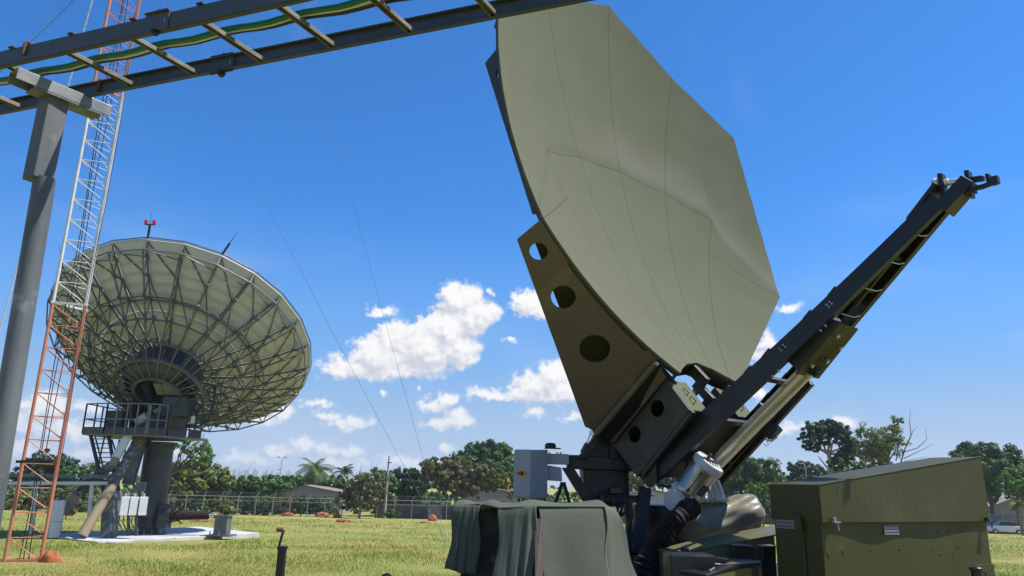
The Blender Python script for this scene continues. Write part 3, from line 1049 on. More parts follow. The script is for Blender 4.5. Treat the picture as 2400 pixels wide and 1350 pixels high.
tag(wr.build('boom_cable', 'cable_black', ant, smooth=60), kind='stuff')
wr = MB()
for i in range(4):
    n0 = 1.2 + .25 * i
    wr.path([L(-.10, -.20, n0), L(-.04, -.27, n0 + .03), L(.05, -.25, n0 + .05)], .004, 5)
tag(wr.build('cable_tie', 'cable_white', ant, smooth=60), kind='stuff')
# feed head
fh = MB()
fh.prism([L(-.10, -.14, 2.02), L(.10, -.14, 2.02), L(.085, -.12, 2.33), L(-.085, -.12, 2.33)], AU * .03)
fh.prism([L(-.085, -.30, 2.2), L(.085, -.30, 2.2), L(.07, -.31, 2.46), L(-.07, -.31, 2.46)], AU * .10)
fh.build('feed_shelf', 'boom_paint', ant, bevel=.006)
H0 = at(2188, 432, 5.02)
H1 = at(2262, 424, 4.86)
hdv = (H1 - H0).normalized()
hn = MB()
hn.lathe([(.045, 0), (.047, .012), (.036, .02), (.03, .045), (.03, .06)], H0, hdv, 20, closed=True)
horn = hn.build('feed_horn', 'cast_white', ant, smooth=35)
wg = MB()
wg.tube(H0 + hdv * .06, H0 + hdv * .2, .024, n=14)
wg.tube(H0 + hdv * .085, H0 + hdv * .10, .034, n=14)
wg.build('waveguide', 'chrome_tube', horn, smooth=35)
br = MB()
up_ = V((0, 0, 1))
for t_, wd in ((.06, .035), (.235, .03)):
    p = H0 + hdv * t_
    br.box(p - up_ * .03, hdv * wd / 2, perp(hdv)[0] * .035, up_ * .10)
br.build('feed_bracket', 'boom_paint', ant, bevel=.004)
w2 = MB()
T1 = at(2332, 423, 4.70)
T2 = at(2300, 432, 4.74)
w2.bar(H0 + hdv * .2, at(2305, 418, 4.76), .045, .035, up_)
w2.box(T1, (T1 - T2) * .28, perp(hdv)[0] * .025, up_ * .028)
w2.path([T1 - up_ * .01, at(2305, 437, 4.74), at(2280, 443, 4.78), at(2262, 456, 4.82)], .02, 8)
w2.box(at(2318, 419, 4.74), hdv * .012, perp(hdv)[0] * .035, up_ * .03)
w2.box(at(2282, 443, 4.78), hdv * .012, perp(hdv)[0] * .03, up_ * .03)
w2.build('waveguide_bend', 'black_steel', ant, smooth=40, bevel=.003)
cb = MB()
cb.path([L(-.09, -.13, 2.0), L(-.07, -.10, 2.1), L(.02, -.1, 2.25), L(.03, -.16, 2.33)], .007, 6)
cb.path([L(-.085, -.2, 1.95), L(-.06, -.22, 2.1), L(.0, -.2, 2.2)], .005, 6)
tag(cb.build('feed_cable', 'cable_white', ant, smooth=60), kind='stuff')
tgm = MB()
p = at(2192, 468, 5.0)
tgm.box(p, AW * .02, AU * .004, AN * .015)
tgm.build('paper_tag', 'sign_plate', ant)

# elevation jack: silver tube, motor and gearbox
ja, jb = L(0, -.135, -.62), L(0, -.237, .70)
jd = (jb - ja).normalized()
jk = MB()
jk.tube(ja, jb, .06, n=28)
jack = jk.build('jack_tube', 'chrome_tube', ant, smooth=40)
cl = MB()
cl.tube(jb - jd * .02, jb + jd * .05, .075, n=24)
cl.tube(jb - jd * .012, jb + jd * .012, .088, n=24)
cl.box(jb + jd * .09 + AW * .03, AW * .008, perp(jd)[1] * .03, jd * .06)
cl.box(jb + jd * .09 - AW * .03, AW * .008, perp(jd)[1] * .03, jd * .06)
cl.build('clevis', 'black_steel', jack, smooth=40)
# motor lies beside the tube, towards the camera and upwards
ms = at(1598, 1168, 6.35)
me_ = at(1664, 1084, 6.2)
md_ = (me_ - ms).normalized()
mx = md_.cross(V((0, 0, 1))).normalized()
my = mx.cross(md_).normalized()
ML = (me_ - ms).length
MR = .125
g0 = ms + md_ * .06
mo = MB()
mo.lathe([(MR * .95, 0), (MR, .012), (MR, .05), (MR * .96, .06), (MR * .96, ML - .12), (MR * .98, ML - .1), (MR * .9, ML - .06)], g0, md_, 40, closed=True)
motor = mo.build('motor', 'motor_steel', ant, smooth=35)
cp = MB()
h_ = ML - .115
cp.lathe([(MR * 1.0, h_), (MR * 1.05, h_ + .012), (MR * 1.06, h_ + .045), (MR * .98, h_ + .066), (MR * .85, h_ + .07), (MR * .82, h_ + .064), (.03, h_ + .064)], g0, md_, 40, closed=True)
mcap = cp.build('motor_cap', 'cast_white', motor, smooth=35)
sl = MB()
for i in range(6):
    for j in range(4 + i % 2):
        p = g0 + md_ * (h_ + .0645) + mx * (-.068 + i * .027) + my * ((j - 1.5 - .5 * (i % 2)) * .028)
        sl.box(p, mx * .005, my * .009, md_ * .0015)
tag(sl.build('vent_slot', 'black_steel', mcap), kind='stuff')
shf = MB()
p = g0 + md_ * (h_ + .05) + mx * .045 + my * .02
shf.tube(p, p + md_ * .075, .013, n=12)
shf.build('motor_shaft', 'rust', motor, smooth=40)
pl = MB()
side = (-mx * .55 + my * .1 + V((0, -.8, 0))).normalized()
side = (side - md_ * side.dot(md_)).normalized()
sx_ = md_.cross(side)
pl.box(g0 + md_ * .12 + side * (MR * .965), md_ * .05, sx_ * .035, side * .003)
pl.build('name_plate', 'black_steel', motor)
seam = MB()
sd2 = (mx * .5 + V((0, -.8, 0))).normalized()
sd2 = (sd2 - md_ * sd2.dot(md_)).normalized()
seam.bar(g0 + md_ * .05 + sd2 * MR, g0 + md_ * (h_ - .03) + sd2 * MR, .008, .008, sd2)
for q in (.06, h_ - .04):
    seam.box(g0 + md_ * q + sd2 * MR, md_ * .014, md_.cross(sd2) * .012, sd2 * .008)
seam.build('tie_rod', 'strap', motor)
fb_ = MB()
tp_ = (-mx * .8 + my * .6).normalized()
fb_.box(g0 + md_ * (h_ - .09) + tp_ * MR, md_ * .09, md_.cross(tp_) * .05, tp_ * .025)
fb_.build('terminal_box', 'cast_white', motor, bevel=.008)
gb = MB()
gb.box(ms + md_ * -.0 - mx * .02, md_ * .075, mx * .115, my * .095)
gear = gb.build('gearbox', 'cast_white', ant, bevel=.010, seg=2)
gg = MB()
gg.box(ms + md_ * .06 - mx * .01, md_ * .014, mx * .12, my * .105)
gg.build('gearbox_flange', 'cast_white', gear, bevel=.006)
gp_ = MB()
fd = (V((0, -1, 0)) - md_ * V((0, -1, 0)).dot(md_)).normalized()
gp_.box(ms - mx * .045 + fd * .10, md_ * .055, md_.cross(fd) * .06, fd * .012)
gp_.build('gearbox_cover', 'cast_white', gear, bevel=.006)
for sx in (-1, 1):
    for sy in (-1, 1):
        q = ms + md_ * .07 + mx * (.1 * sx - .01) + my * (.085 * sy)
        bt_ = MB()
        bt_.tube(q, q + md_ * .03, .014, n=6)
        bt_.build('gearbox_bolt', 'cast_white', gear)
gy = MB()
q = ms + mx * .08 - md_ * .02
gy.tube(q, q + mx * .07, .075, n=24)
gy.tube(q + mx * .03, q + mx * .05, .09, n=24)
gy.build('gearbox_boss', 'cast_white', gear, smooth=40)
# trunnion ears
for px_ in (1655, 1680):
    er = MB()
    er.prism([at(px_ - 10, 1120, 6.6), at(px_ + 2, 1125, 6.55), at(px_ + 16, 1166, 6.5), at(px_ + 8, 1172, 6.5), at(px_ - 2, 1172, 6.5), at(px_ - 18, 1142, 6.58)], AW * .03)
    er.build('trunnion_ear', 'cast_white', ant, bevel=.004)
pn = MB()
pn.tube(at(1645, 1168, 6.5), at(1705, 1172, 6.6), .02, n=12)
pn.build('trunnion_pin', 'cast_white', ant, smooth=40)
cb = MB()
cb.path([at(1640, 1068, 6.3), at(1625, 1062, 6.3), at(1612, 1075, 6.35), at(1606, 1105, 6.4), at(1590, 1130, 6.45), at(1565, 1142, 6.5), at(1545, 1135, 6.5), at(1538, 1120, 6.5)], .010, 7)
cb.build('motor_cable', 'cable_black', ant, smooth=60)
# control boxes and cable loop on the far beam
fb = MB()
fb.box(at(1790, 965, 6.35), AW * .05, AU * .06, AN * .05)
fb.box(at(1812, 1012, 6.3), AW * .05, AU * .035, AN * .06)
fb.tube(at(1805, 985, 6.3), at(1818, 968, 6.28), .018, n=8)
fb.build('limit_switch', 'black_plastic', ant, bevel=.006)
cb = MB()
cb.path([at(1795, 1030, 6.3), at(1808, 1034, 6.3), at(1820, 1026, 6.3), at(1823, 1012, 6.3), at(1816, 1002, 6.3)], .009, 7)
cb.build('white_cable_loop', 'cable_white', ant, smooth=60)
cb = MB()
cb.path([at(1815, 995, 6.3), at(1826, 985, 6.3), at(1828, 972, 6.3), at(1818, 960, 6.3)], .004, 5)
cb.path([at(1790, 1040, 6.3), at(1796, 1046, 6.3), at(1801, 1042, 6.3), at(1798, 1034, 6.3)], .003, 5)
tag(cb.build('thin_cable', 'cable_black', ant, smooth=60), kind='stuff')
rdm = MB()
rdm.bar(L(.40, -.10, -.80), L(.27, -.20, .55), .05, .05, AU)
rdm.build('far_side_rail', 'boom_paint', ant, bevel=.004)
vst = MB()
for w_, n_ in ((-.30, -.30), (-.12, -.22), (.10, -.15)):
    vst.tube(L(w_, -.04, n_ - .1), L(w_, -.04, n_ - .1) + V((0, 0, -.26)), .006, n=6)
tag(vst.build('stay_rod', 'olive', ant), kind='stuff')
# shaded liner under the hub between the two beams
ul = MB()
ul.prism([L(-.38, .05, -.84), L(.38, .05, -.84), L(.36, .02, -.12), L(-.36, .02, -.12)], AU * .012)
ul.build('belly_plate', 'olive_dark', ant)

# azimuth mast and yoke under the dish
YB = 6.85
ms_ = MB()
ms_.prism([at(1402, 1010, YB), at(1440, 1040, YB), at(1462, 1068, YB), at(1470, 1190, YB), at(1378, 1190, YB), at(1366, 1100, YB), at(1366, 1068, YB), at(1390, 1030, YB)], V((0, .35, 0)))
mast = ms_.build('yoke_post', 'black_steel', ant, bevel=.01)
hb = MB()
hb.prism([at(1330, 1068, 6.8), at(1478, 1072, 6.8), at(1500, 1106, 6.8), at(1330, 1098, 6.8)], V((0, .16, 0)))
hb.build('cross_beam', 'black_steel', ant, bevel=.008)
rd = MB()
rd.prism([at(1335, 1066, 6.9), at(1475, 1069, 6.9), at(1475, 1074, 6.9), at(1335, 1071, 6.9)], V((0, .05, 0)))
rd.build('oxide_strip', 'reddish_oxide', ant)
for pts in ([(1402, 1012), (1425, 1012), (1375, 1075), (1352, 1075)], [(1432, 1030), (1452, 1035), (1450, 1075), (1428, 1075)]):
    k_ = MB()
    k_.prism([at(x_, y_, 6.75) for x_, y_ in pts], V((0, .1, 0)))
    k_.build('yoke_lug', 'black_steel', ant, bevel=.006)
gus = MB()
gus.prism([at(1318, 1096, 6.8), at(1345, 1096, 6.8), at(1400, 1180, 6.8), at(1370, 1180, 6.8)], V((0, .12, 0)))
gus.build('yoke_gusset', 'black_steel', ant, bevel=.006)
for x_ in (1455, 1469):
    t_ = MB()
    t_.tube(at(x_, 1100, 6.9), at(x_ + 1, 1165, 6.9), .022, n=10)
    t_.build('hydraulic_line', 'black_steel', ant, smooth=40)
sf = MB()
sf.prism([at(1408, 1160, 6.6), at(1520, 1162, 6.6), at(1520, 1180, 6.6), at(1415, 1176, 6.6)], V((0, .25, 0)))
sf.prism([at(1410, 1163, 6.55), at(1535, 1161, 6.55), at(1535, 1163, 6.55), at(1410, 1165, 6.55)], V((0, .35, 0)))
sf.build('equipment_shelf', 'black_steel', ant, bevel=.004)
sb = MB()
sb.box(at(1442, 1150, 6.7), V((.05, 0, 0)), V((0, .06, 0)), V((0, 0, .03)))
sb.build('shelf_box', 'black_plastic', ant, bevel=.008)
for (a, b, wd) in (((1512, 1145), (1492, 1300), .10), ((1470, 1180), (1480, 1350), .05), ((1480, 1320), (1440, 1420), .12)):
    s_ = MB()
    s_.bar(at(*a, 6.6), at(*b, 6.45), wd, .09, V((0, 1, 0)))
    s_.build('support_strut', 'black_steel', ant, bevel=.006)
cb = MB()
for i in range(4):
    x_ = 1440 + i * 10
    cb.path([at(x_, 1176, 6.5), at(x_ - 4, 1200, 6.45), at(x_ - 22, 1215, 6.4), at(x_ - 40, 1212, 6.35)], .012, 6)
cb.path([at(1478, 1176, 6.5), at(1480, 1210, 6.5), at(1470, 1245, 6.5), at(1476, 1275, 6.5), at(1460, 1300, 6.4)], .018, 7)
tag(cb.build('hanging_cable', 'cable_black', ant, smooth=60), kind='stuff')
for a, b in (((1318, 1130), (1302, 1180)), ((1321, 1130), (1335, 1180))):
    s_ = MB()
    s_.bar(at(*a, 6.85), at(*b, 6.85), .03, .03)
    s_.build('brace_leg', 'black_steel', ant)
# turntable under the mast, out of the picture, so the antenna stands on the trailer
tt = MB()
tt.lathe([(.45, 0), (.45, .2), (.36, .22), (.3, .6)], V((1.45, 6.95, .85)), V((0, 0, 1)), 28, closed=True)
tt.build('turntable', 'black_steel', ant, smooth=40)

# ---------------------------------------------------------------- trailer chassis (mostly below the picture)
TA = V((.866, .5, 0))
TB = V((-.5, .866, 0))
UP = V((0, 0, 1))
gz5 = -.15
trl = thing('flatbed_trailer', V((1.2, 5.6, gz5)), 'dark steel trailer bed carrying the olive dish antenna', 'trailer')
TC = V((1.2, 5.6, 0))


def T(a, b, z): return TC + TA * a + TB * b + UP * z


dk = MB()
dk.box(T(.3, .3, .84), TA * 2.7, TB * 1.15, UP * .03)
dk.build('deck', 'olive_dark', trl, bevel=.01)
for b_ in (-.75, 1.35):
    r_ = MB()
    r_.box(T(.3, b_, .74), TA * 2.7, TB * .05, UP * .07)
    r_.build('chassis_rail', 'black_steel', trl, bevel=.006)
for b_ in (-.95, 1.55):
    for a_ in (-.1, .9):
        wh = MB()
        c_ = T(a_, b_, .28)
        wh.lathe([(.2, -.11), (.36, -.1), (.4, -.06), (.4, .06), (.36, .1), (.2, .11)], c_, TB, 28, closed=True)
        wheel = wh.build('wheel', 'tyre', trl, smooth=40)
        rm = MB()
        rm.lathe([(.19, -.12), (.2, -.09), (.2, .09), (.19, .12)], c_, TB, 20, closed=True)
        rm.build('rim', 'olive', wheel, smooth=40)
# drawbar with the jockey jack whose crank shows at the lower left
JK = at(662, 1285, 4.4)
db = MB()
db.bar(T(-2.3, .3, .72), V((JK.x + .25, JK.y, .62)), .1, .12, UP)
db.build('drawbar', 'olive_dark', trl, bevel=.008)
jm = thing('trailer_jack', V((JK.x, JK.y, gz(JK.y))), 'black trailer jack post with bent crank handle on the grass side', 'jack')
jp = MB()
p0 = V((JK.x, JK.y, gz(JK.y)))
jp.box(V((JK.x, JK.y, (JK.z + .5) / 2)), V((.021, 0, 0)), V((0, .021, 0)), UP * ((JK.z - .5) / 2))
jp.build('outer_tube', 'black_steel', jm, bevel=.004)
jp = MB()
jp.box(V((JK.x, JK.y, JK.z + .004)), V((.025, 0, 0)), V((0, .025, 0)), UP * .008)
jp.build('top_cap', 'black_steel', jm, bevel=.003)
jp = MB()
jp.box(V((JK.x, JK.y, .25 + gz(JK.y) / 2)), V((.016, 0, 0)), V((0, .016, 0)), UP * (.28))
jp.box(V((JK.x, JK.y, gz(JK.y) + .01)), V((.1, 0, 0)), V((0, .1, 0)), UP * .01)
jp.build('inner_leg', 'black_steel', jm)
jp = MB()
jp.path([V((JK.x - .018, JK.y, JK.z)), at(655, 1275, 4.4), at(663, 1248, 4.4), at(664, 1244, 4.4), at(660, 1241, 4.4)], .0075, 8)
jp.build('crank', 'black_steel', jm, smooth=60)
jp = MB()
jp.path([at(663, 1242, 4.4), at(656, 1241, 4.4), at(649, 1241, 4.4)], .013, 10)
jp.build('crank_grip', 'reddish_oxide', jm, smooth=60)
# a second small fitting just breaking the lower edge
fx = thing('drawbar_ring', at(908, 1358, 4.3), 'small black ring on the drawbar at the lower frame edge', 'ring')
jp = MB()
jp.path([at(908 + 12 * math.cos(a), 1356 - 10 * math.sin(a), 4.3) for a in [i * math.pi / 8 for i in range(9)]], .008, 7)
jp.build('ring', 'black_steel', fx, smooth=60)

# ---------------------------------------------------------------- olive equipment cabinet at the right
CP = at(1925, 1222, 4.6)
CX, CY, CZ = CP.x, CP.y, CP.z
cabn = thing('equipment_cabinet', V((CX, CY, gz5)), 'olive green steel cabinet with sloping lid and latches at the right', 'cabinet')


def Q(a, b, z): return V((CX, CY, 0)) + TA * a + TB * b + UP * z


r_ = ray(2330, 1215)
CL = 1.81
DP = .37
zl = CZ
zt0 = 1.6 + (at(1918, 1136, CY).z - 1.6)
zt1 = hit(2305, 1071, Q(CL, 0, 0), TB).z
bx = MB()
bx.prism([Q(.012, .012, .87), Q(CL - .012, .012, .87), Q(CL - .012, DP - .01, .87), Q(.012, DP - .01, .87)], UP * (zl - .87))
body = bx.build('cabinet_body', 'olive', cabn, bevel=.004)
# lid: sloping roof, folded skirt whose lower edge bows outwards
ld = MB()
nn = 28
fr_t, fr_b = [], []
for i in range(nn + 1):
    a_ = CL * i / nn
    t_ = i / nn
    bow = .009 + .020 * max(0, math.exp(-((t_ - .30) / .13) ** 2)) + .013 * math.exp(-((t_ - .62) / .16) ** 2)
    z_t = zt0 + (zt1 - zt0) * t_
    fr_t.append(Q(a_, -.004, z_t))
    fr_b.append(Q(a_, -bow, zl - .004))
vs = fr_t + fr_b
m_ = nn + 1
fs = [(i, m_ + i, m_ + i + 1, i + 1) for i in range(nn)]
bk = [Q(0, DP, zt0), Q(CL, DP, zt1), Q(0, DP + .004, zl - .004), Q(CL, DP + .004, zl - .004)]
b0 = len(vs)
vs += bk
vs += [f + TB * .006 for f in fr_b]                 # inner face of the skirt
fs += [tuple(range(0, m_)) + (b0 + 1, b0)]
fs += [(0, b0, b0 + 2, m_), (m_ - 1, 2 * m_ - 1, b0 + 3, b0 + 1), (b0, b0 + 1, b0 + 3, b0 + 2)]
fs += [(m_ + i, b0 + 4 + i, b0 + 5 + i, m_ + i + 1) for i in range(nn)]
ld.add(vs, fs)
lid_ = ld.build('lid', 'olive', cabn, recalc=True)
ed = MB()
ed.path([Q(0, -.004, zt0 + .001), Q(CL, -.004, zt1 + .001)], .0045, 6)
ed.build('lid_hem', 'olive', lid_)
# patch plate, access door
pt = MB()
pt.box(Q(.20, -.004, zt0 - .055), TA * .045, TB * .003, UP * .05)
pt.build('patch_plate', 'olive', lid_, bevel=.001)
ad = MB()
ad.box(Q(CL - .12, .009, zl - .42), TA * .12, TB * .004, UP * .13)
ad.build('access_door', 'olive', body, bevel=.003)
sn = MB()
SX = 1.0 * (2110 - 1925) / (2330 - 1925) * CL * .83
sn.box(Q(.60 + .08, .006, zl - .055), TA * .072, TB * .003, UP * .027)
sgn_ = sn.build('sign_plate', 'sign_plate', body)
bd = MB()
bd.box(Q(.68, .0025, zl - .0425), TA * .069, TB * .0012, UP * .0125)
bd.build('sign_band', 'sign_ink', sgn_)
writing('UNCLIP BOX COVER', .0135, Q(.68, .0008, zl - .047), TA, UP, 'sign_plate', sgn_, align='CENTER')
writing('BEFORE OPERATION', .0148, Q(.68, .0022, zl - .0745), TA, UP, 'sign_ink', sgn_, align='CENTER')
# left end: sign, latch bracket, conduit
sn = MB()
sn.box(Q(.008, .27, zl - .03), TB * .075, TA * .003, UP * .026)
sg2 = sn.build('end_sign_plate', 'sign_shaded', body)
writing('UNCLIP BOX COVER', .0135, Q(.0042, .342, zl - .025), -TB, UP, 'sign_ink', sg2)
writing('BEFORE OPERATION', .0135, Q(.0042, .342, zl - .048), -TB, UP, 'sign_ink', sg2)
lt = MB()
lt.box(Q(-.012, .155, zl - .02), TB * .024, TA * .015, UP * .05)
lt.build('end_latch', 'olive', body, bevel=.004)
cd = MB()
cd.tube(Q(-.002, .14, zl - .08), Q(-.002, .14, .9), .008, n=8)
cd.build('conduit', 'olive_dark', body, smooth=40)
for a_ in (.085, CL - .06):
    la = MB()
    la.box(Q(a_, -.022, zl + .01), TA * .010, TB * .012, UP * .014)
    la.box(Q(a_, -.040, zl - .004), TA * .026, TB * .012, UP * .004)
    la.bar(Q(a_ + .005, -.044, zl - .006), Q(a_ + .016, -.04, zl - .052), .012, .005, TB)
    la.build('lid_latch', 'olive' if a_ > 1 else 'galv_bright', lid_, bevel=.002)
rv = MB()
rr_ = random.Random(2)
for (px_, py_) in ((2065, 1251), (2094, 1250), (2195, 1247), (2221, 1246), (1939, 1296), (1943, 1302), (1976, 1292), (2041, 1289), (2108, 1287), (2185, 1283), (2245, 1281), (2202, 1298), (2235, 1296), (2305, 1278)):
    p = hit(px_, py_, Q(0, .012, 0), TB)
    rv.tube(p, p - TB * .007, .0075, .004, n=8)
for k in range(8):
    p = Q(.02, -.003, zt0 - .02 - k * .024)
    rv.tube(p, p - TB * .003, .004, n=6)
    p = Q(CL - .02, -.003, zt1 - .03 - k * .05)
    rv.tube(p, p - TB * .003, .004, n=6)
tag(rv.build('rivet', 'olive', body), kind='stuff')

# ---------------------------------------------------------------- covered generator under the green tarpaulin, left of the mast
gen = thing('covered_generator', V((.35, 5.2, .87)), 'generator under a dark green tarpaulin hood with hanging flaps', 'generator')
YG = 4.75
gb_ = MB()
x0, x1 = at(1075, 1200, YG + .35).x, at(1440, 1200, YG).x
ztop = at(1300, 1186, YG).z
gb_.box(V(((x0 + x1) / 2, YG + .80, (ztop - .02 + .87) / 2)), V(((x1 - x0) / 2 - .02, 0, 0)), V((0, .33, 0)), UP * ((ztop - .02 - .87) / 2))
gb_.build('generator_body', 'black_steel', gen, bevel=.01)
kb = MB()
kb.tube(at(1157, 1310, YG + .16), at(1157, 1310, YG + .1), .02, n=10)
kb.tube(at(1158, 1325, YG + .16), at(1158, 1325, YG + .12), .014, n=10)
kb.build('generator_knob', 'black_plastic', gen, smooth=40)


def cloth(name, corners, depth, folds, amp, seed, nu=40, nv=40, material='tarp_green', hem=True):
    """hanging sheet between pixel corners (top left, top right, bottom right, bottom left), each with its distance"""
    c = [at(*q) for q in corners]
    rg = random.Random(seed)
    ph = [rg.uniform(0, 6.28) for _ in range(6)]

    def fn(s, t):
        p = (c[0] * (1 - s) + c[1] * s) * (1 - t) + (c[3] * (1 - s) + c[2] * s) * t
        k = t ** .8
        d = 0
        for i in range(4):
            d += math.sin(s * folds * (1 + .37 * i) * 6.283 + ph[i] + t * (1.3 * i - 1.2)) / (1 + .8 * i)
        d = d * amp * (.15 + k)
        edge = .012 * math.sin(t * 7 + ph[4]) * (abs(s - .5) * 2) ** 3
        return p + V((edge, -depth * math.sin(min(1, t * 8) * 1.57) + d, .006 * math.sin(s * 9 + ph[5]) * t))
    mb = MB()
    mb.sheet(fn, nu, nv)
    o = mb.build(name, material, gen, smooth=180)
    md = o.modifiers.new('thick', 'SOLIDIFY')
    md.thickness = .006
    return o


# roof sheet of the hood
tp = MB()
pk = [(1063, 1186, YG + .42), (1120, 1181, YG + .42), (1170, 1190, YG + .1), (1260, 1186, YG), (1415, 1187, YG), (1446, 1200, YG + .05)]
bkx = [(1068, 1180, YG + .62), (1125, 1178, YG + .75), (1180, 1179, YG + .85), (1260, 1179, YG + .9), (1390, 1179, YG + .9), (1440, 1190, YG + .8)]
top_f = [at(*q) for q in pk]
top_b = [at(*q) for q in bkx]


def roof(s, t):
    n = len(top_f) - 1
    k = min(int(s * n), n - 1)
    u = s * n - k
    a = top_f[k].lerp(top_f[k + 1], u)
    b = top_b[k].lerp(top_b[k + 1], u)
    p = a.lerp(b, t)
    return p + UP * (.012 * math.sin(s * 25) * math.sin(t * 3.14) + .02 * math.sin(math.pi * t))


tp.sheet(roof, 60, 12)
ro = tp.build('hood_roof', 'tarp_green', gen, smooth=180)
ro.modifiers.new('thick', 'SOLIDIFY').thickness = .006
cloth('left_flap', [(1066, 1184, YG + .40), (1128, 1186, YG + .36), (1118, 1349, YG + .30), (1046, 1334, YG + .36)], .01, 3.3, .0055, 3)
cloth('middle_flap', [(1172, 1189, YG + .12), (1262, 1187, YG), (1250, 1372, YG - .2), (1158, 1372, YG - .08)], .012, 2.9, .006, 5)
cloth('front_panel', [(1258, 1187, YG + .02), (1417, 1187, YG + .02), (1430, 1372, YG - .24), (1272, 1372, YG - .22)], .01, .7, .004, 8)
cloth('right_flap', [(1415, 1187, YG), (1446, 1202, YG + .06), (1498, 1372, YG + .02), (1424, 1372, YG - .25)], .015, 1.4, .010, 9)
cloth('corner_lip', [(1120, 1182, YG + .38), (1158, 1186, YG + .36), (1150, 1196, YG + .36), (1126, 1192, YG + .37)], .005, 1.0, .004, 12, 14, 8)
stp = MB()
stp.prism([at(1254, 1215, YG - .02), at(1268, 1215, YG - .03), at(1273, 1372, YG - .27), at(1254, 1372, YG - .27)], V((0, -.006, 0)))
stp.build('strap', 'strap', gen)
pt = MB()
pt.prism([at(1426, 1212, YG + .02), at(1441, 1209, YG + .045), at(1443, 1221, YG + .045), at(1428, 1224, YG + .02)], V((0, -.004, 0)))
pt.build('sewn_label', 'strap', gen)

# ---------------------------------------------------------------- white electrical cabinet on its arm
YE = 6.5
eb_ = thing('electrical_cabinet', at(1245, 1172, YE), 'pale grey electrical cabinet with red and yellow rotary switch', 'cabinet')
zc0, zc1 = at(1245, 1168, YE).z, at(1245, 1053, YE).z
xl, xm, xr = at(1205, 1110, YE + .1).x, at(1246, 1110, YE).x, at(1284, 1110, YE + .12).x
bx = MB()
ft = [V((xl, YE + .10, zc0)), V((xm, YE, zc0 - .005)), V((xr, YE + .12, zc0 + .005)), V(((xl + xr) / 2, YE + .26, zc0))]
bx.prism(ft, UP * (zc1 - zc0))
ecab = bx.build('housing', 'electric_box', eb_, bevel=.006)
dr_ = MB()
du = (ft[0] - ft[1]).normalized()
dn = V((du.y, -du.x, 0))
if dn.y > 0: dn = -dn
dm = (ft[0] + ft[1]) / 2
dr_.box(V((dm.x, dm.y, (zc0 + zc1) / 2)) + dn * .006, du * ((ft[0] - ft[1]).length / 2 - .004), dn * .008, UP * ((zc1 - zc0) / 2 - .008))
door = dr_.build('door', 'electric_box', ecab, bevel=.004)
ru = (ft[2] - ft[1]).normalized()
rn = V((ru.y, -ru.x, 0))
if rn.y > 0: rn = -rn
for k in (.12, .48, .87):
    h_ = MB()
    p = ft[1] + ru * .022 + UP * ((zc1 - zc0) * (1 - k) + 0.0)
    h_.box(p + rn * .006, ru * .012, rn * .008, UP * .016)
    h_.build('hinge', 'electric_box', ecab, bevel=.003)
sw = MB()
sc_ = V((dm.x, dm.y, (zc0 + zc1) / 2 - .0)) + dn * .014 + du * -.0
sw.box(sc_, du * .03, dn * .003, UP * .028)
sw.build('switch_plate', 'switch_yellow', door)
sw = MB()
sw.tube(sc_ + dn * .003, sc_ + dn * .03, .019, n=16)
sw.box(sc_ + dn * .034, du * .022, dn * .008, UP * .011)
sw.build('switch_knob', 'switch_red', door, bevel=.002)
gl = MB()
for (x_, hh) in ((1216, .05), (1226, .055), (1250, .06), (1260, .05), (1268, .055), (1276, .06)):
    p = at(x_, 1168, YE + .1)
    gl.tube(p, p - UP * hh, .012, n=8)
tag(gl.build('cable_gland', 'black_plastic', eb_), kind='stuff')
ar = MB()
ar.box((at(1284, 1080, YE + .2) + at(1332, 1072, YE + .2)) / 2 + V((0, .05, 0)), V((.095, 0, 0)), V((0, .06, 0)), UP * .045)
arm_ = ar.build('mounting_arm', 'electric_box', eb_, bevel=.004)
ar = MB()
ar.prism([at(1284, 1090, YE + .2), at(1316, 1096, YE + .2), at(1318, 1128, YE + .2), at(1284, 1126, YE + .2)], V((0, .12, 0)))
ar.build('junction_box', 'electric_box', eb_, bevel=.01)
bt = MB()
for x_ in (1288, 1306, 1314):
    p = at(x_, 1066, YE + .25)
    bt.tube(p, p + UP * .022, .010, n=6)
tag(bt.build('arm_bolt', 'bare_metal', arm_), kind='stuff')
be = MB()
p = at(1290, 1050, YE + .1)
be.lathe([(.045, 0), (.05, .01), (.047, .03), (.035, .042), (.0, .046)], p, UP, 20)
be.box(p + V((.02, 0, -.003)), V((.07, 0, 0)), V((0, .04, 0)), UP * .004)
be.build('beacon', 'black_plastic', eb_, smooth=40)

# ---------------------------------------------------------------- bellows hose
YH = 6.15
hs_ = MB()
hp = [at(1618, 1188, YH + .1), at(1600, 1203, YH), at(1575, 1228, YH - .05), at(1550, 1258, YH - .1), at(1528, 1290, YH - .12), at(1508, 1325, YH - .15), at(1495, 1380, YH - .15)]
prof = []
NBL = 22
for i in range(NBL * 4 + 1):
    t_ = i / (NBL * 4) * (len(hp) - 1)
    k = min(int(t_), len(hp) - 2)
    u = t_ - k
    q0, q1, q2, q3 = hp[max(k - 1, 0)], hp[k], hp[k + 1], hp[min(k + 2, len(hp) - 1)]
    p = .5 * ((2 * q1) + (-q0 + q2) * u + (2 * q0 - 5 * q1 + 4 * q2 - q3) * u * u + (-q0 + 3 * q1 - 3 * q2 + q3) * u ** 3)
    prof.append((p, .066 + ((.016 + .012 * math.sin(i * 1.7)) if i % 4 in (1, 2) else 0)))
hs_.path([p for p, r in prof], [r for p, r in prof], 16)
bel = thing('bellows_hose', hp[-1], 'black corrugated rubber bellows hose rising to the silver jack motor', 'hose')
hs_.build('bellows', 'rubber', bel, smooth=40)

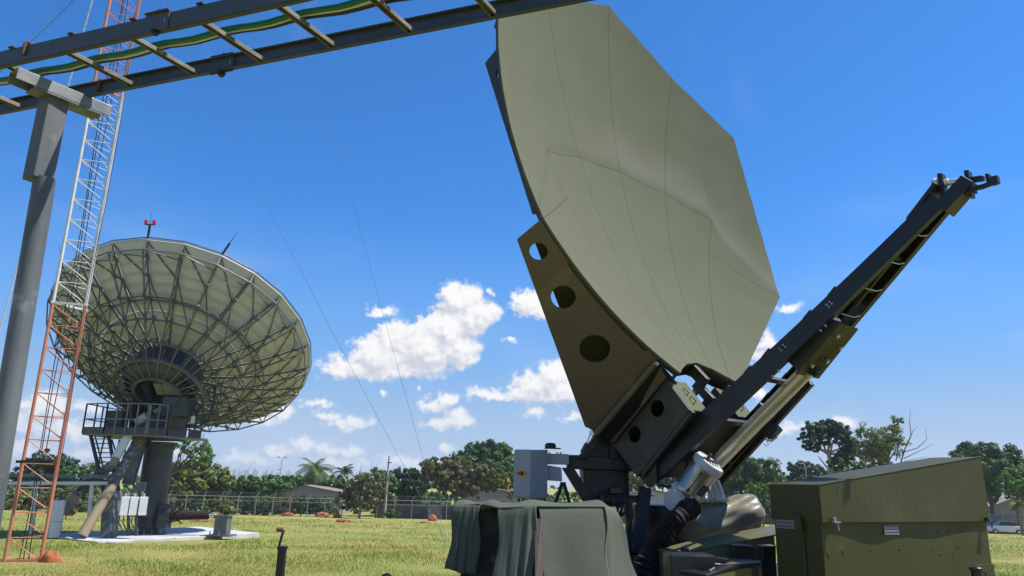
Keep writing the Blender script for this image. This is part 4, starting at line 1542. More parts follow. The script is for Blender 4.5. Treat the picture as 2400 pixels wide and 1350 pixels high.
# ---------------------------------------------------------------- rolled tarpaulin
YR = 6.7
tr = thing('tarpaulin_bundle', at(1710, 1255, YR), 'rolled beige tarpaulin bundle lying behind the sloping khaki box', 'tarpaulin')
rl = MB()
ax0, ax1 = at(1585, 1236, YR - .1), at(1778, 1206, YR + .05)
adr = (ax1 - ax0)
xx, yy = perp(adr)
rt = random.Random(8)
NR, NC = 40, 48


def bundle(s, t):
    a = t * 2 * math.pi
    c = ax0 + adr * s
    hgt = .115 + .055 * math.sin(s * 2.6) + .02 * math.sin(s * 9) + (.04 * max(0, s - .7))
    rr_ = hgt * (1 + .07 * math.sin(3 * a + s * 6) + .05 * math.sin(5 * a - s * 9 + 1) + .035 * math.sin(11 * a + s * 17))
    if math.sin(a) < -.4: rr_ *= .92
    end = min(1, min(s, 1 - s) * 9 + .55)
    v_ = V((0, 1, 0)) * (math.cos(a) * rr_ * 1.1) + UP * (math.sin(a) * rr_ * end)
    return c + v_


rl.sheet(bundle, NR, NC)
rl.f.append(tuple(j * (NR + 1) for j in range(NC)))
rl.f.append(tuple(j * (NR + 1) + NR for j in range(NC))[::-1])
rl.build('roll', 'tarp_roll', tr, smooth=50)
fl_ = MB()
c0, c1, c2, c3 = at(1735, 1180, YR), at(1763, 1166, YR - .02), at(1785, 1245, YR - .06), at(1735, 1250, YR - .15)
fl_.sheet(lambda s, t: (c0 * (1 - s) + c1 * s) * (1 - t) + (c3 * (1 - s) + c2 * s) * t + V((0, -.05 * math.sin(s * 3.1) * math.sin(t * 3.1) - .02 * math.sin(t * 9 + s * 4), 0)), 16, 20)
fo = fl_.build('loose_end', 'tarp_roll', tr, smooth=180)
fo.modifiers.new('thick', 'SOLIDIFY').thickness = .006

# ---------------------------------------------------------------- khaki box with sloping top
YW = 5.9
kb = thing('sloping_box', V((at(1680, 1300, YW).x, YW + .2, .87)), 'khaki steel box with sloping lid between hose and cabinet', 'box')
f0, f1 = at(1545, 1286, YW), at(1818, 1254, YW - .25)
f2 = at(1598, 1293, YW - .12)
b0_, b1_ = at(1548, 1284, YW + .12), at(1816, 1230, YW + .1)
lidp = [at(1541, 1287, YW + .05), at(1602, 1293, YW - .1), at(1819, 1252, YW - .22), at(1817, 1230, YW + .18), at(1640, 1262, YW + .3)]
k_ = MB()
k_.prism(lidp, UP * -.012)
klid = k_.build('lid', 'khaki', kb, recalc=True, bevel=.003)
k_ = MB()
base = [V((p.x, p.y, .88)) for p in lidp]
n_ = len(lidp)
ctr = sum(lidp, V((0, 0, 0))) / n_
tp_ = [p + (ctr - p) * .03 - UP * .015 for p in lidp]
bs_ = [V((p.x, p.y, .88)) for p in tp_]
k_.add(tp_ + bs_, [tuple(range(n_)), tuple(range(n_, 2 * n_))[::-1]] + [(i, n_ + i, n_ + (i + 1) % n_, (i + 1) % n_) for i in range(n_)])
k_.build('box_body', 'khaki', kb, recalc=True)
k_ = MB()
k_.box(at(1606, 1325, YW - .14), V((.03, 0, 0)), V((0, .008, 0)), UP * .12)
k_.build('side_post', 'olive_dark', kb)

# ---------------------------------------------------------------- compact cooling unit in the foreground
YC = 4.95
cu = thing('cooling_unit', V((at(1690, 1340, YC).x, YC, .87)), 'khaki cooling unit with black grille top and vent holes', 'cooling unit')
tpz = [at(1582, 1336, YC - .05), at(1655, 1303, YC + .25), at(1782, 1313, YC + .2), at(1785, 1318, YC), at(1724, 1322, YC - .1), at(1655, 1348, YC - .2)]
c_ = MB()
c_.prism(tpz, UP * -.02)
ctop = c_.build('top_frame', 'black_plastic', cu, recalc=True, bevel=.006)
g1 = [at(1600, 1334, YC - .02), at(1660, 1308, YC + .2), at(1730, 1313, YC + .1), at(1700, 1325, YC - .06), at(1660, 1342, YC - .15)]
for i in range(9):
    t_ = (i + .5) / 9
    s_ = MB()
    pa = g1[0].lerp(g1[1], t_)
    pb = g1[4].lerp(g1[3], t_) if t_ < .6 else g1[3].lerp(g1[2], (t_ - .6) / .8)
    s_.bar(pa + UP * .012, pb + UP * .012, .007, .006, UP)
    s_.build('grille_bar', 'black_plastic', ctop)
fn_ = MB()
fc = at(1668, 1322, YC + .02) + UP * .008
fn_.lathe([(.02, 0), (.03, .006), (.075, .004), (.08, -.002)], fc, UP, 24)
fn_.build('fan_hub', 'black_steel', ctop, smooth=40)
mt = MB()
mt.bar(at(1663, 1338, YC - .16), at(1675, 1330, YC - .12), .012, .006, UP)
mt.build('bare_clip', 'bare_metal', ctop)
c_ = MB()
sf_ = [at(1660, 1350, YC - .19), at(1726, 1325, YC - .09), at(1784, 1321, YC + .01), at(1792, 1400, YC + .0), at(1660, 1420, YC - .19)]
c_.prism(sf_, V((.0, .2, 0)))
sd = c_.build('side_panel', 'khaki', cu, bevel=.006)
ht = MB()
for j in range(7):
    for i in range(5):
        p = at(1758 + i * 5, 1327 + j * 5.2, YC - .035)
        ht.tube(p, p + V((0, .02, 0)), .0058, n=6)
tag(ht.build('vent_hole', 'black_steel', sd), kind='stuff')
c_ = MB()
c_.box(V((at(1620, 1370, YC).x, YC + .05, 1.05)), V((.14, 0, 0)), V((0, .12, 0)), UP * .15)
c_.build('lower_body', 'black_plastic', cu, bevel=.01)
# black filter housing between box and cabinet
fh_ = thing('filter_housing', at(1745, 1300, 5.5), 'small black boxy housing in front of the sloping khaki lid', 'housing')
c_ = MB()
c_.prism([at(1720, 1278, 5.5), at(1730, 1276, 5.56), at(1766, 1279, 5.56), at(1767, 1283, 5.5), at(1767, 1340, 5.5), at(1720, 1340, 5.5)], V((0, .12, 0)))
c_.build('housing', 'black_plastic', fh_, bevel=.006)
c_ = MB()
c_.prism([at(1718, 1278, 5.49), at(1768, 1281, 5.49), at(1768, 1285, 5.49), at(1718, 1283, 5.49)], V((0, .15, 0)))
c_.build('cover', 'black_plastic', fh_, bevel=.003)
# dark bracket beside the cabinet
bk_ = thing('bracket_plate', at(1805, 1350, 5.3), 'black angle bracket with pale top edge left of the cabinet', 'bracket')
c_ = MB()
c_.prism([at(1789, 1282, 5.3), at(1818, 1281, 5.3), at(1822, 1400, 5.3), at(1789, 1400, 5.3)], V((0, .1, 0)))
c_.build('plate', 'black_steel', bk_)
c_ = MB()
c_.prism([at(1788, 1280, 5.29), at(1819, 1279, 5.29), at(1819, 1281.5, 5.29), at(1788, 1282.5, 5.29)], V((0, .12, 0)))
c_.build('edge_strip', 'khaki', bk_)
# handle knob at the lower right
hk = thing('control_knob', at(2290, 1360, 4.3), 'small black knob in front of the cabinet at lower right', 'knob')
c_ = MB()
p = at(2290, 1352, 4.3)
c_.lathe([(.024, -.06), (.026, .03), (.034, .034), (.036, .045), (.03, .052)], p, UP, 20, closed=True)
c_.build('knob', 'black_plastic', hk, smooth=40)
c_ = MB()
c_.path([p + V((.025, 0, .03)), p + V((.05, 0, .02)), p + V((.06, 0, -.03))], .006, 7)
c_.build('lever', 'black_plastic', hk, smooth=60)

# ---------------------------------------------------------------- overhead cable tray and its post
ZT = 3.4
ZR = ZT


def tz(px, py): return onz(px, py, ZR)


tray = thing('cable_tray', tz(120, 190), 'grey steel ladder cable tray running overhead across the top left', 'cable tray')
n0, n1 = tz(0, 138), tz(490, 27)
f0_, f1_ = tz(0, 256), tz(960, 66)
rd_ = ((n1 - n0).normalized() + (f1_ - f0_).normalized()).normalized()      # along the tray
cross_ = (tz(460, 160) - tz(330, 85)).normalized()
across = V((-rd_.y, rd_.x, 0))
if across.y < 0: across = -across
RH = .105                                                                         # rail height
NA, NB2 = n0 - rd_ * 3.2, n0 + rd_ * 8.0
FA, FB = f0_ - rd_ * 3.2, f0_ + rd_ * 8.3
for nm, A_, B2 in (('near', NA, NB2), ('far', FA, FB)):
    r_ = MB()
    s_ = -1 if nm == 'near' else 1
    c_ = (A_ + B2) / 2
    hl = (B2 - A_) / 2
    hh = .037 if nm == 'near' else .034
    r_.box(c_, across * .0025, hl, UP * hh)
    r_.box(c_ - across * (s_ * .012), across * .0095, hl, UP * .0025)
    r_.v[-8:] = [v - UP * hh for v in r_.v[-8:]]
    r_.box(c_ - across * (s_ * .012), across * .0095, hl, UP * .0025)
    r_.v[-8:] = [v + UP * hh for v in r_.v[-8:]]
    r_.build('side_rail', 'rail_steel', tray)


def on_line(P, A_, d, e):
    """point where P + t e meets the line A + s d (horizontal plane)"""
    den = d.x * e.y - d.y * e.x
    s = ((P.x - A_.x) * e.y - (P.y - A_.y) * e.x) / den
    return A_ + d * s


r_px = [(330, 85), (490, 45), (660, 3)]
rp = [on_line(tz(*q), n0, rd_, cross_) for q in r_px]
step = (rp[2] - rp[0]).dot(rd_) / 2
s0 = (rp[0] - n0).dot(rd_)
for k in range(-11, 22):
    a = n0 + rd_ * (s0 + step * k)
    b = on_line(a, f0_, rd_, cross_)
    d = (b - a)
    g_ = MB()
    sd_ = d.cross(UP).normalized()
    g_.box((a + b) / 2 - UP * .018, sd_ * .013, d / 2, UP * .0025)
    g_.box((a + b) / 2 - UP * .026, sd_ * .0022, d / 2, UP * .009)
    g_.v[-8:] = [v + sd_ * .012 for v in g_.v[-8:]]
    g_.box((a + b) / 2 - UP * .026, sd_ * .0022, d / 2, UP * .009)
    g_.v[-8:] = [v - sd_ * .012 for v in g_.v[-8:]]
    g_.build('rung', 'rung_steel', tray, bevel=.001)
# splice plates with bolts
for (q, A_, s_) in (((368, 52), n0, -1), ((528, 156), f0_, 1)):
    c_ = on_line(tz(*q), A_, rd_, across)
    p_ = MB()
    hh = .043
    off = across * (-.006)
    p_.box(c_ + off, across * .003, rd_ * .062, UP * hh)
    p_.box(c_ - across * .0, across * .020, rd_ * .062, UP * .003)
    p_.v[-8:] = [v + UP * hh for v in p_.v[-8:]]
    sp = p_.build('splice_plate', 'rail_steel', tray, bevel=.001)
    b_ = MB()
    b_.tube(c_ + UP * (hh - .002), c_ + UP * (hh + .014), .012, n=6)
    b_.build('bolt', 'black_steel', sp)
    b_ = MB()
    b_.tube(c_ - UP * (hh + .016) + off, c_ - UP * (hh - .004) + off, .013, n=6)
    b_.tube(c_ - UP * (hh + .004) + off, c_ - UP * (hh - .002) + off, .019, n=12)
    b_.build('bolt', 'black_steel', sp)
    b_ = MB()
    b_.box(c_ + off + rd_ * .045 - across * .004, across * .002, rd_ * .003, UP * .010)
    b_.build('weld_tack', 'galv_bright', sp)
# hold-down hooks
for q, A_ in (((52, 120), n0), ((228, 205), f0_)):
    c_ = on_line(tz(*q), A_, rd_, across)
    h_ = MB()
    h_.path([c_ - across * .010 - UP * .012, c_ - across * .010 + UP * .045, c_ + UP * .056, c_ + across * .014 + UP * .05, c_ + across * .018 + UP * .01], .008, 8)
    h_.build('hook', 'rust', tray, smooth=60)
for q in ((10, 122), (150, 90), (296, 56), (455, 20)):
    c_ = on_line(tz(q[0], q[1]), n0, rd_, across)
    h_ = MB()
    h_.box(c_ + UP * .040, across * .014, rd_ * .016, UP * .003)
    h_.build('rung_tab', 'rail_steel', tray)


# cables lying on the rungs
def tray_cable(name, lab, frac, material, r, seed, amp=.02, lift=.02):
    rg = random.Random(seed)
    pts = []
    for i in range(140):
        s = -3.1 + 11.0 * i / 139
        a = n0 + rd_ * s
        b = on_line(a, f0_, rd_, cross_)
        ph = (s - s0) / step * 2 * math.pi
        w_ = frac + amp * math.sin(s * 1.9 + seed) + amp * .5 * math.sin(s * 4.3 + seed * 2)
        pts.append(a.lerp(b, w_) + UP * (-.016 + r + lift - .006 * (1 - math.cos(ph))))
    o = MB()
    o.path(pts, r, 8)
    root = thing(name, pts[50], lab, 'cable')
    o.build('sheath', material, root, smooth=60)


tray_cable('green_cable', 'green cable lying along the overhead tray', .40, 'cable_green', .012, 1, .012)
tray_cable('white_cable', 'thin white cable between green and black cables in the tray', .45, 'cable_white', .0045, 2, .012)
tray_cable('black_cable', 'thick black cable lying in the overhead tray', .49, 'cable_black', .012, 3, .014)

# post: round pipe, square sleeve, channel bracket
PB = tz(135, 195) - UP * .09
post = thing('tray_post', V((PB.x, PB.y, gz(PB.y))), 'grey steel post with square sleeve holding the cable tray', 'post')
zs = at(95, 425, PB.y).z
pp = MB()
ptop = at(105, 420, PB.y)
plo = at(2, 1042, PB.y)
pf = plo + (plo - ptop) * ((plo.z - gz(PB.y)) / (ptop.z - plo.z))
pp.tube(pf, ptop, .046, n=40)
pp.build('pipe', 'post_paint', post, smooth=40)
sl_ = MB()
du_ = cross_
dv_ = V((-du_.y, du_.x, 0))
zb = ZT - .095
sl_.box(V((PB.x, PB.y, (zs + zb) / 2)), du_ * .047, dv_ * .047, UP * ((zb - zs) / 2))
slv = sl_.build('square_sleeve', 'post_paint', post, bevel=.006)
br_ = MB()
bA, bB = tz(42, 150), tz(250, 238)
bd_ = (bB - bA).normalized()
bs_ = bd_.cross(UP).normalized()
if bs_.x < 0: bs_ = -bs_
bc = (bA + bB) / 2 - UP * .062
bh = (bB - bA).length / 2 + .01
br_.box(bc, bd_ * bh, bs_ * .042, UP * .004)
br_.v[-8:] = [v + UP * .024 for v in br_.v[-8:]]
br_.box(bc + bs_ * .042, bd_ * bh, bs_ * .003, UP * .028)
br_.box(bc - bs_ * .042, bd_ * bh, bs_ * .003, UP * .028)
br_.build('channel_bracket', 'galv_bright', post, bevel=.0015)
ep = MB()
ep.box(bc - UP * .034 + bd_ * .02, bd_ * (bh * .72), bs_ * .046, UP * .004)
ep.build('base_plate', 'galvanised', post)

# ---------------------------------------------------------------- guyed lattice mast
tl, trr = V((-12.58, 19.79, gz(19.8))), V((-11.83, 20.05, gz(20)))
tm = (tl + trr) / 2
td = (trr - tl)
tn = V((-td.y, td.x, 0)).normalized()
t3 = trr + V((-.50, .866, 0)) * (td.length * .95)
legs = [tl, trr, t3]
tower = thing('lattice_mast', V((tm.x, tm.y, gz(20))), 'guyed lattice mast in orange and white sections behind the post', 'mast')
SEC = at(150, 711, 19.9).z - gz(20)
nbay = 11
bay = SEC / nbay
zb0 = gz(20)
brace_meshes = {}
for sec in range(5):
    mname = 'tower_orange' if sec % 2 == 0 else 'tower_white'
    za, zb_ = zb0 + sec * SEC, zb0 + (sec + 1) * SEC
    joined = MB()
    for i, p in enumerate(legs):
        l_ = MB()
        l_.tube(V((p.x, p.y, za)), V((p.x, p.y, zb_)), .042, n=12)
        l_.build('leg', mname, tower, smooth=40)
    for k in range(nbay):
        for e_ in range(3):
            a, b = legs[e_], legs[(e_ + 1) % 3]
            z1_, z2_ = za + (k + 1) * bay - .02, za + k * bay + .03
            hi, lo = (b, a) if e_ == 2 else (a, b)
            if k < nbay - 1:
                prs = [((a, z1_), (b, z1_)), ((hi, z1_), (lo, z2_))]
            else:
                prs = [((hi, z1_ - .05), (lo, z2_))]
            for (p, zp), (q, zq) in prs:
                P_, Q_ = V((p.x, p.y, zp)), V((q.x, q.y, zq))
                if sec < 3:
                    o = MB()
                    o.tube(P_, Q_, 0.0115, n=6, caps=False)
                    o.build('brace', mname, tower, smooth=60)
                else:
                    joined.tube(P_, Q_, .013, n=6, caps=False)
    if sec >= 3:
        tag(joined.build('upper_bracing', mname, tower, smooth=60), kind='stuff')
    # flange frame
    fm = 'tower_white' if sec % 2 else 'tower_orange'
    for e_ in range(3):
        a, b = legs[e_], legs[(e_ + 1) % 3]
        P_, Q_ = V((a.x, a.y, zb_)), V((b.x, b.y, zb_))
        ex = (Q_ - P_).normalized() * .06
        fl = MB()
        fl.bar(P_ - ex, Q_ + ex, .05, .055 + .003 * e_, UP)
        fl.build('flange_bar', 'tower_white' if sec == 0 else 'tower_orange', tower)
    if sec == 0:
        for e_ in range(3):
            a, b = legs[e_], legs[(e_ + 1) % 3]
            fl = MB()
            fl.bar(V((a.x, a.y, zb0 + .04)), V((b.x, b.y, zb0 + .04)), .06, .07 + .003 * e_, UP)
            fl.build('base_bar', 'tower_orange', tower)
# dark bar across the lower section, conduits and cables
o = MB()
q0, q1 = at(38, 1082, 19.7), at(124, 1081, 19.75)
o.bar(q0, q1, .05, .07, UP)
o.build('cross_bar', 'black_steel', tower)
for k, (x_, y_) in enumerate(((.35, .25), (.42, .3), (.55, .35))):
    p = tl + td * x_ + tn * (y_ * td.length)
    o = MB()
    o.path([V((p.x + .03 * math.sin(z * .9 + k), p.y, zb0 + z)) for z in [i * .9 for i in range(37)]], .012, 5)
    o.build('feed_line', 'cable_black', tower, smooth=60)
o = MB()
o.path([V((trr.x + .06 + .03 * math.sin(z * .7), trr.y - .02, zb0 + z)) for z in [2.2 + i * .8 for i in range(36)]], .009, 5)
o.build('earth_cable', 'cable_black', tower, smooth=60)


def wire(A_, B2, sag, r, mname, name='guy_wire', n=24):
    pts = [A_.lerp(B2, i / n) - UP * (sag * 4 * (i / n) * (1 - i / n)) for i in range(n + 1)]
    o = MB()
    o.path(pts, r, 5)
    o.build(name, mname, tower, smooth=60)


anch = ong(1045, 1281)
wire(V((trr.x, trr.y, 17.2)), anch + UP * .15, .25, .0065, 'wire_steel')
wire(V((trr.x, trr.y, 31.5)), anch + UP * .3, .5, .0065, 'wire_steel')
an3 = ong(-149, 1300)
wire(V((tl.x, tl.y, 23.0)), an3, .05, .02, 'tower_white')
wire(V((tl.x, tl.y, 17.3)), V((-29, 22.5, gz(22))), .4, .014, 'wire_steel')
wire(V((tl.x, tl.y, 31.0)), V((-29, 22.5, gz(22))), .4, .012, 'wire_steel')
o = MB()
o.tube(anch, anch + V((-.25, -.3, .75)), .02, n=8)
o.tube(anch + V((-.16, -.2, .5)), anch + V((-.25, -.3, .75)), .035, n=8)
o.build('turnbuckle', 'bare_metal', tower)

# ---------------------------------------------------------------- concrete pad and the large ground-station dish
ZP = -.86
padc = [onz(232, 1271, ZP), onz(608, 1249, ZP), onz(470, 1234, ZP), onz(95, 1252, ZP)]
mb = MB()
mb.prism([V((p.x, p.y, ZP - .4)) for p in padc], UP * .4)
tag(mb.build('concrete_pad', 'concrete', bevel=.01), kind='structure')

GC = V((-15.416, 34.5, 7.783))
GN = V((-.01364, .59206, .80578)).normalized()
_az = rad(-1.32)
GA = V((math.cos(_az), -math.sin(_az), 0))
GB = GN.cross(GA).normalized()
GR = 5.914
GPH = rad(253.846)
PEDX, PEDY = at(345, 1252, 34).x, 34.0
PB0 = V((PEDX, PEDY, ZP))
gd = thing('ground_station_dish', PB0, 'large cream ground station dish with grey truss back on a steel pedestal', 'satellite antenna')
GM = Matrix(((GA.x, GB.x, GN.x, GC.x - PB0.x), (GA.y, GB.y, GN.y, GC.y - PB0.y), (GA.z, GB.z, GN.z, GC.z - PB0.z), (0, 0, 0, 1)))
FD = 4.4
def gzr(r): return r * r / (4 * FD) - GR * GR / (4 * FD)
def GL(x, y, z): return GC + GA * x + GB * y + GN * z


def local_mesh(mb, name, material):
    me = bpy.data.meshes.new(name)
    me.from_pydata([tuple(v) for v in mb.v], [], mb.f)
    bm = bmesh.new(); bm.from_mesh(me); bmesh.ops.recalc_face_normals(bm, faces=bm.faces); bm.to_mesh(me); bm.free()
    me.materials.append(MATS[material])
    return me


def rot(a): return GM @ Matrix.Rotation(a, 4, 'Z')


SECT = rad(15)
# panels: two rings of twenty four, straight outer edges
def panel(r0, r1, n, gap=.012):
    mb = MB()
    vs = []
    for s in (0, -.035):
        for i in range(n + 1):
            r = r0 + (r1 - r0) * i / n
            for a in (gap / r, SECT - gap / r):
                vs.append(V((r * math.cos(a), r * math.sin(a), gzr(r) + s)))
    m = 2 * (n + 1)
    fs = []
    for i in range(n):
        q = [2 * i, 2 * i + 1, 2 * i + 3, 2 * i + 2]
        fs.append(tuple(q)); fs.append(tuple(m + k for k in q[::-1]))
        fs.append((2 * i, 2 * i + 2, m + 2 * i + 2, m + 2 * i)); fs.append((2 * i + 1, m + 2 * i + 1, m + 2 * i + 3, 2 * i + 3))
    fs.append((0, m, m + 1, 1)); fs.append((2 * n, 2 * n + 1, m + 2 * n + 1, m + 2 * n))
    mb.add(vs, fs)
    return mb


pm_in = local_mesh(panel(.95, 3.15, 5), 'panel', 'panel_cream')
pm_out = local_mesh(panel(3.17, GR, 6), 'panel', 'panel_cream')
stf = []
for r in (1.75, 2.2, 2.65, 3.08, 3.5, 3.9, 4.3, 4.7, 5.1, 5.5):
    m = MB()
    a0, a1 = .03 / r + .008, SECT - .03 / r - .008
    p, q = V((r * math.cos(a0), r * math.sin(a0), gzr(r) - .065)), V((r * math.cos(a1), r * math.sin(a1), gzr(r) - .065))
    m.bar(p, q, .05, .07, V((0, 0, 1)))
    stf.append(local_mesh(m, 'stiffener', 'panel_cream'))
edge = MB()
p, q = V((GR * .995, .0, gzr(GR) - .05)), V((GR * .995 * math.cos(SECT), GR * .995 * math.sin(SECT), gzr(GR) - .05))
edge.bar(p, q, .03, .10, V((0, 0, 1)))
em = local_mesh(edge, 'rim_angle', 'panel_cream')
edge2 = MB()
p, q = V((GR * 1.006, .0, .02)), V((GR * 1.006 * math.cos(SECT), GR * 1.006 * math.sin(SECT), .02))
edge2.bar(p, q, .03, .035, V((0, 0, 1)))
em2 = local_mesh(edge2, 'rim_bar', 'yoke_grey')
# radial truss
UPN = [(1.95, -.12), (2.85, -.12), (3.7, -.12), (4.55, -.12), (5.3, -.12), (5.86, -.09)]
LOW = [(1.9, -3.2), (2.55, -2.77), (3.35, -2.24), (4.15, -1.71), (4.95, -1.18), (5.8, -.62)]
un = [V((r, 0, gzr(r) + o)) for r, o in UPN]
ln = [V((r, 0, z)) for r, z in LOW]
rib = MB()
for i in range(9):
    r0, r1 = 1.05 + (5.87 - 1.05) * i / 9, 1.05 + (5.87 - 1.05) * (i + 1) / 9
    rib.bar(V((r0, 0, gzr(r0) - .12)), V((r1, 0, gzr(r1) - .12)), .055, .06, V((0, 0, 1)))
rib.bar(ln[0], ln[5], .06, .06, V((0, 0, 1)))
ribm = local_mesh(rib, 'rib', 'truss_grey')
brm = []
for a, b in [(ln[0], un[0]), (un[0], ln[1]), (ln[1], un[1]), (un[1], ln[2]), (ln[2], un[2]), (un[2], ln[3]), (ln[3], un[3]), (un[3], ln[4]), (ln[4], un[4]), (un[4], ln[5]), (ln[5], un[5])]:
    m = MB()
    m.bar(a, b, .036, .036)
    brm.append(local_mesh(m, 'brace', 'truss_grey'))
gus_ = MB()
for p in un[1:5] + ln[1:5]:
    gus_.box(p, V((.12, 0, 0)), V((0, .05, 0)), V((0, 0, .05)))
gusm = local_mesh(gus_, 'gusset', 'truss_grey')


def between(pa, pb, w, name='hoop_bar'):
    m = MB()
    c, s = math.cos(SECT), math.sin(SECT)
    q = V((pb.x * c - pb.y * s, pb.x * s + pb.y * c, pb.z))
    m.bar(pa, q, w, w)
    return local_mesh(m, name, 'truss_grey')


hoops = [between(ln[1], ln[1], .05), between(ln[2], ln[2], .05), between(ln[3], ln[3], .045), between(ln[5], ln[5], .045), between(un[2] - V((0, 0, .06)), un[2] - V((0, 0, .06)), .05)]
diag1 = between(un[5], un[3], .045, 'cross_brace')
diag2 = between(un[3], ln[2], .045, 'cross_brace')
diag3 = between(ln[5], un[4], .036, 'cross_brace')
spoke = MB()
spoke.bar(V((1.0, 0, -3.42)), V((1.9, 0, -3.2)), .05, .05, V((0, 0, 1)))
spoke.bar(V((1.05, 0, -3.4)), V((1.9, 0, -2.3)), .04, .04, V((0, 0, 1)))
spokem = local_mesh(spoke, 'spoke', 'truss_grey')
for k in range(24):
    a = GPH + k * SECT
    M_ = rot(a)
    pi_ = link_part('panel', pm_in, gd, M_)
    po_ = link_part('panel', pm_out, gd, M_)
    for i, sm in enumerate(stf):
        link_part('stiffener', sm, pi_ if i < 4 else po_)
    link_part('rim_angle', em, po_)
    link_part('rim_bar', em2, po_)
    rb_ = link_part('rib', ribm, gd, M_)
    for bmh in brm:
        link_part('brace', bmh, rb_)
    tag(link_part('gusset', gusm, rb_), kind='stuff')
    for h_ in hoops:
        link_part('hoop_bar', h_, gd, M_)
    link_part('cross_brace', diag1, gd, M_)
    link_part('cross_brace', diag2, gd, M_)
    link_part('cross_brace', diag3, gd, M_)
    link_part('spoke', spokem, gd, M_)
# hub rings and drum
def ring(r, z, t, name, material):
    m = MB()
    n = 48
    m.lathe([(r - t, z - t), (r + t, z - t), (r + t, z + t), (r - t, z + t), (r - t, z - t)], GC, GN, n)
    return m.build(name, material, gd, smooth=40, recalc=True)


ring(1.9, -3.2, .06, 'hub_ring', 'truss_grey')
ring(1.0, -3.42, .06, 'hub_ring', 'truss_grey')
m = MB()
m.lathe([(1.5, -3.1), (1.5, -1.95), (1.46, -1.95), (1.46, -3.1), (1.5, -3.1)], GC, GN, 36)
m.build('hub_drum', 'yoke_grey', gd, smooth=40, recalc=True)
m = MB()
m.lathe([(1.02, -3.4), (1.02, -2.2), (.98, -2.2), (.98, -3.4), (1.02, -3.4)], GC, GN, 36)
m.build('hub_tunnel', 'yoke_grey', gd, smooth=40, recalc=True)
m = MB()
m.lathe([(1.0, -2.1), (.0, -2.05)], GC, GN, 36)
m.build('hub_end', 'yoke_grey', gd, smooth=40)
m = MB()
vs = []
for i in range(8):
    a = GPH + rad(15) * (i - 2.5)
    vs.append(GL(1.03 * math.cos(a), 1.03 * math.sin(a), -3.39))
    vs.append(GL(1.83 * math.cos(a), 1.83 * math.sin(a), -3.17))
m.add(vs, [(2 * i, 2 * i + 1, 2 * i + 3, 2 * i + 2) for i in range(7)])
cone = m.build('hub_cone_plate', 'yoke_grey', gd, smooth=40)
cone.modifiers.new('thick', 'SOLIDIFY').thickness = .02
# equipment cabin seen through the hub opening
bxp = hit(388, 914, GL(0, 0, -2.85), GN)
m = MB()
m.box(bxp + GN * .35, GA * .46, GB * .34, GN * .35)
cabn_ = m.build('feed_cabin', 'panel_cream', gd, bevel=.01)
m = MB()
m.box(bxp - GN * .006 - GA * .12, GA * .012, GB * .34, GN * .004)
m.build('cabin_seam', 'black_steel', cabn_)
m = MB()
m.box(hit(346, 915, GL(0, 0, -3.0), GN), GA * .13, GB * .5, GN * .12)
m.build('tunnel_beam', 'yoke_grey', gd)

# yoke between pedestal and hub
PTZ = at(358, 1036, PEDY).z
hubc = GL(0, 0, -3.3)
for sx in (-1, 1):
    m = MB()
    x_ = PEDX + sx * .72
    m.prism([V((x_, 33.0, PTZ + .05)), V((x_, 34.7, PTZ + .05)), V((x_ + .1 * sx, 34.3, PTZ + 1.2)), V((hubc.x + sx * .95, hubc.y + .75, hubc.z + .15)), V((hubc.x + sx * .95, hubc.y - .25, hubc.z - .25)), V((x_, 32.6, PTZ + .5))], V((.1 * sx, 0, 0)))
    m.build('yoke_cheek', 'yoke_grey', gd, recalc=True)
m = MB()
m.box(V((PEDX, 33.5, PTZ + .55)), V((.72, 0, 0)), V((0, .62, 0)), UP * .5)
m.build('gear_housing', 'yoke_grey', gd, bevel=.06)
m = MB()
m.tube(V((PEDX - .85, 33.2, PTZ + 1.05)), V((PEDX + .85, 33.2, PTZ + 1.05)), .22, n=20)
m.build('elevation_shaft', 'yoke_grey', gd, smooth=40)
m = MB()
m.box(at(420, 955, 33.0), V((.5, 0, 0)), V((0, .6, 0)), UP * .42)
m.build('drive_box', 'yoke_grey', gd, bevel=.03)
m = MB()
m.path([at(505, 905, 32.8), at(500, 950, 32.6), at(488, 985, 32.6), at(465, 1000, 32.7), at(435, 1000, 32.9)], .06, 8)
m.build('cable_loop', 'cable_black', gd, smooth=60)
m = MB()
m.box(at(452, 984, 32.9), V((.07, 0, 0)), V((0, .05, 0)), UP * .16)
m.build('yoke_placard', 'white_box', gd)

# pedestal
m = MB()
m.lathe([(.60, 0), (.56, .03)], V((PEDX, PEDY, ZP)), UP, 36)
ped = MB()
ped.lathe([(.52, 0), (.46, .65), (.50, .68), (.52, .72), (.60, 1.0), (.60, PTZ - ZP - .35), (.66, PTZ - ZP - .3), (.66, PTZ - ZP - .2), (.74, PTZ - ZP - .18), (.74, PTZ - ZP)], V((PEDX, PEDY, ZP)), UP, 40, closed=True)
pd = ped.build('pedestal', 'yoke_grey', gd, smooth=35)
m = MB()
m.lathe([(.78, .0), (.78, .05), (.5, .05)], V((PEDX, PEDY, ZP + .002)), UP, 36, closed=True)
m.build('base_flange', 'galvanised', pd, smooth=35)
for i in range(14):
    a = 2 * math.pi * i / 14
    m = MB()
    p = V((PEDX + .68 * math.cos(a), PEDY + .68 * math.sin(a), ZP + .05))
    m.tube(p, p + UP * .14, .03, n=6)
    m.build('anchor_bolt', 'galv_bright', pd)
m = MB()
for i in range(9):
    a = rad(200 + i * 16)
    p = V((PEDX + .61 * math.cos(a), PEDY + .61 * math.sin(a), ZP + 1.3))
    m.tube(p, p + V((math.cos(a), math.sin(a), 0)) * .03, .025, n=6)
tag(m.build('collar_bolt', 'yoke_grey', pd), kind='stuff')
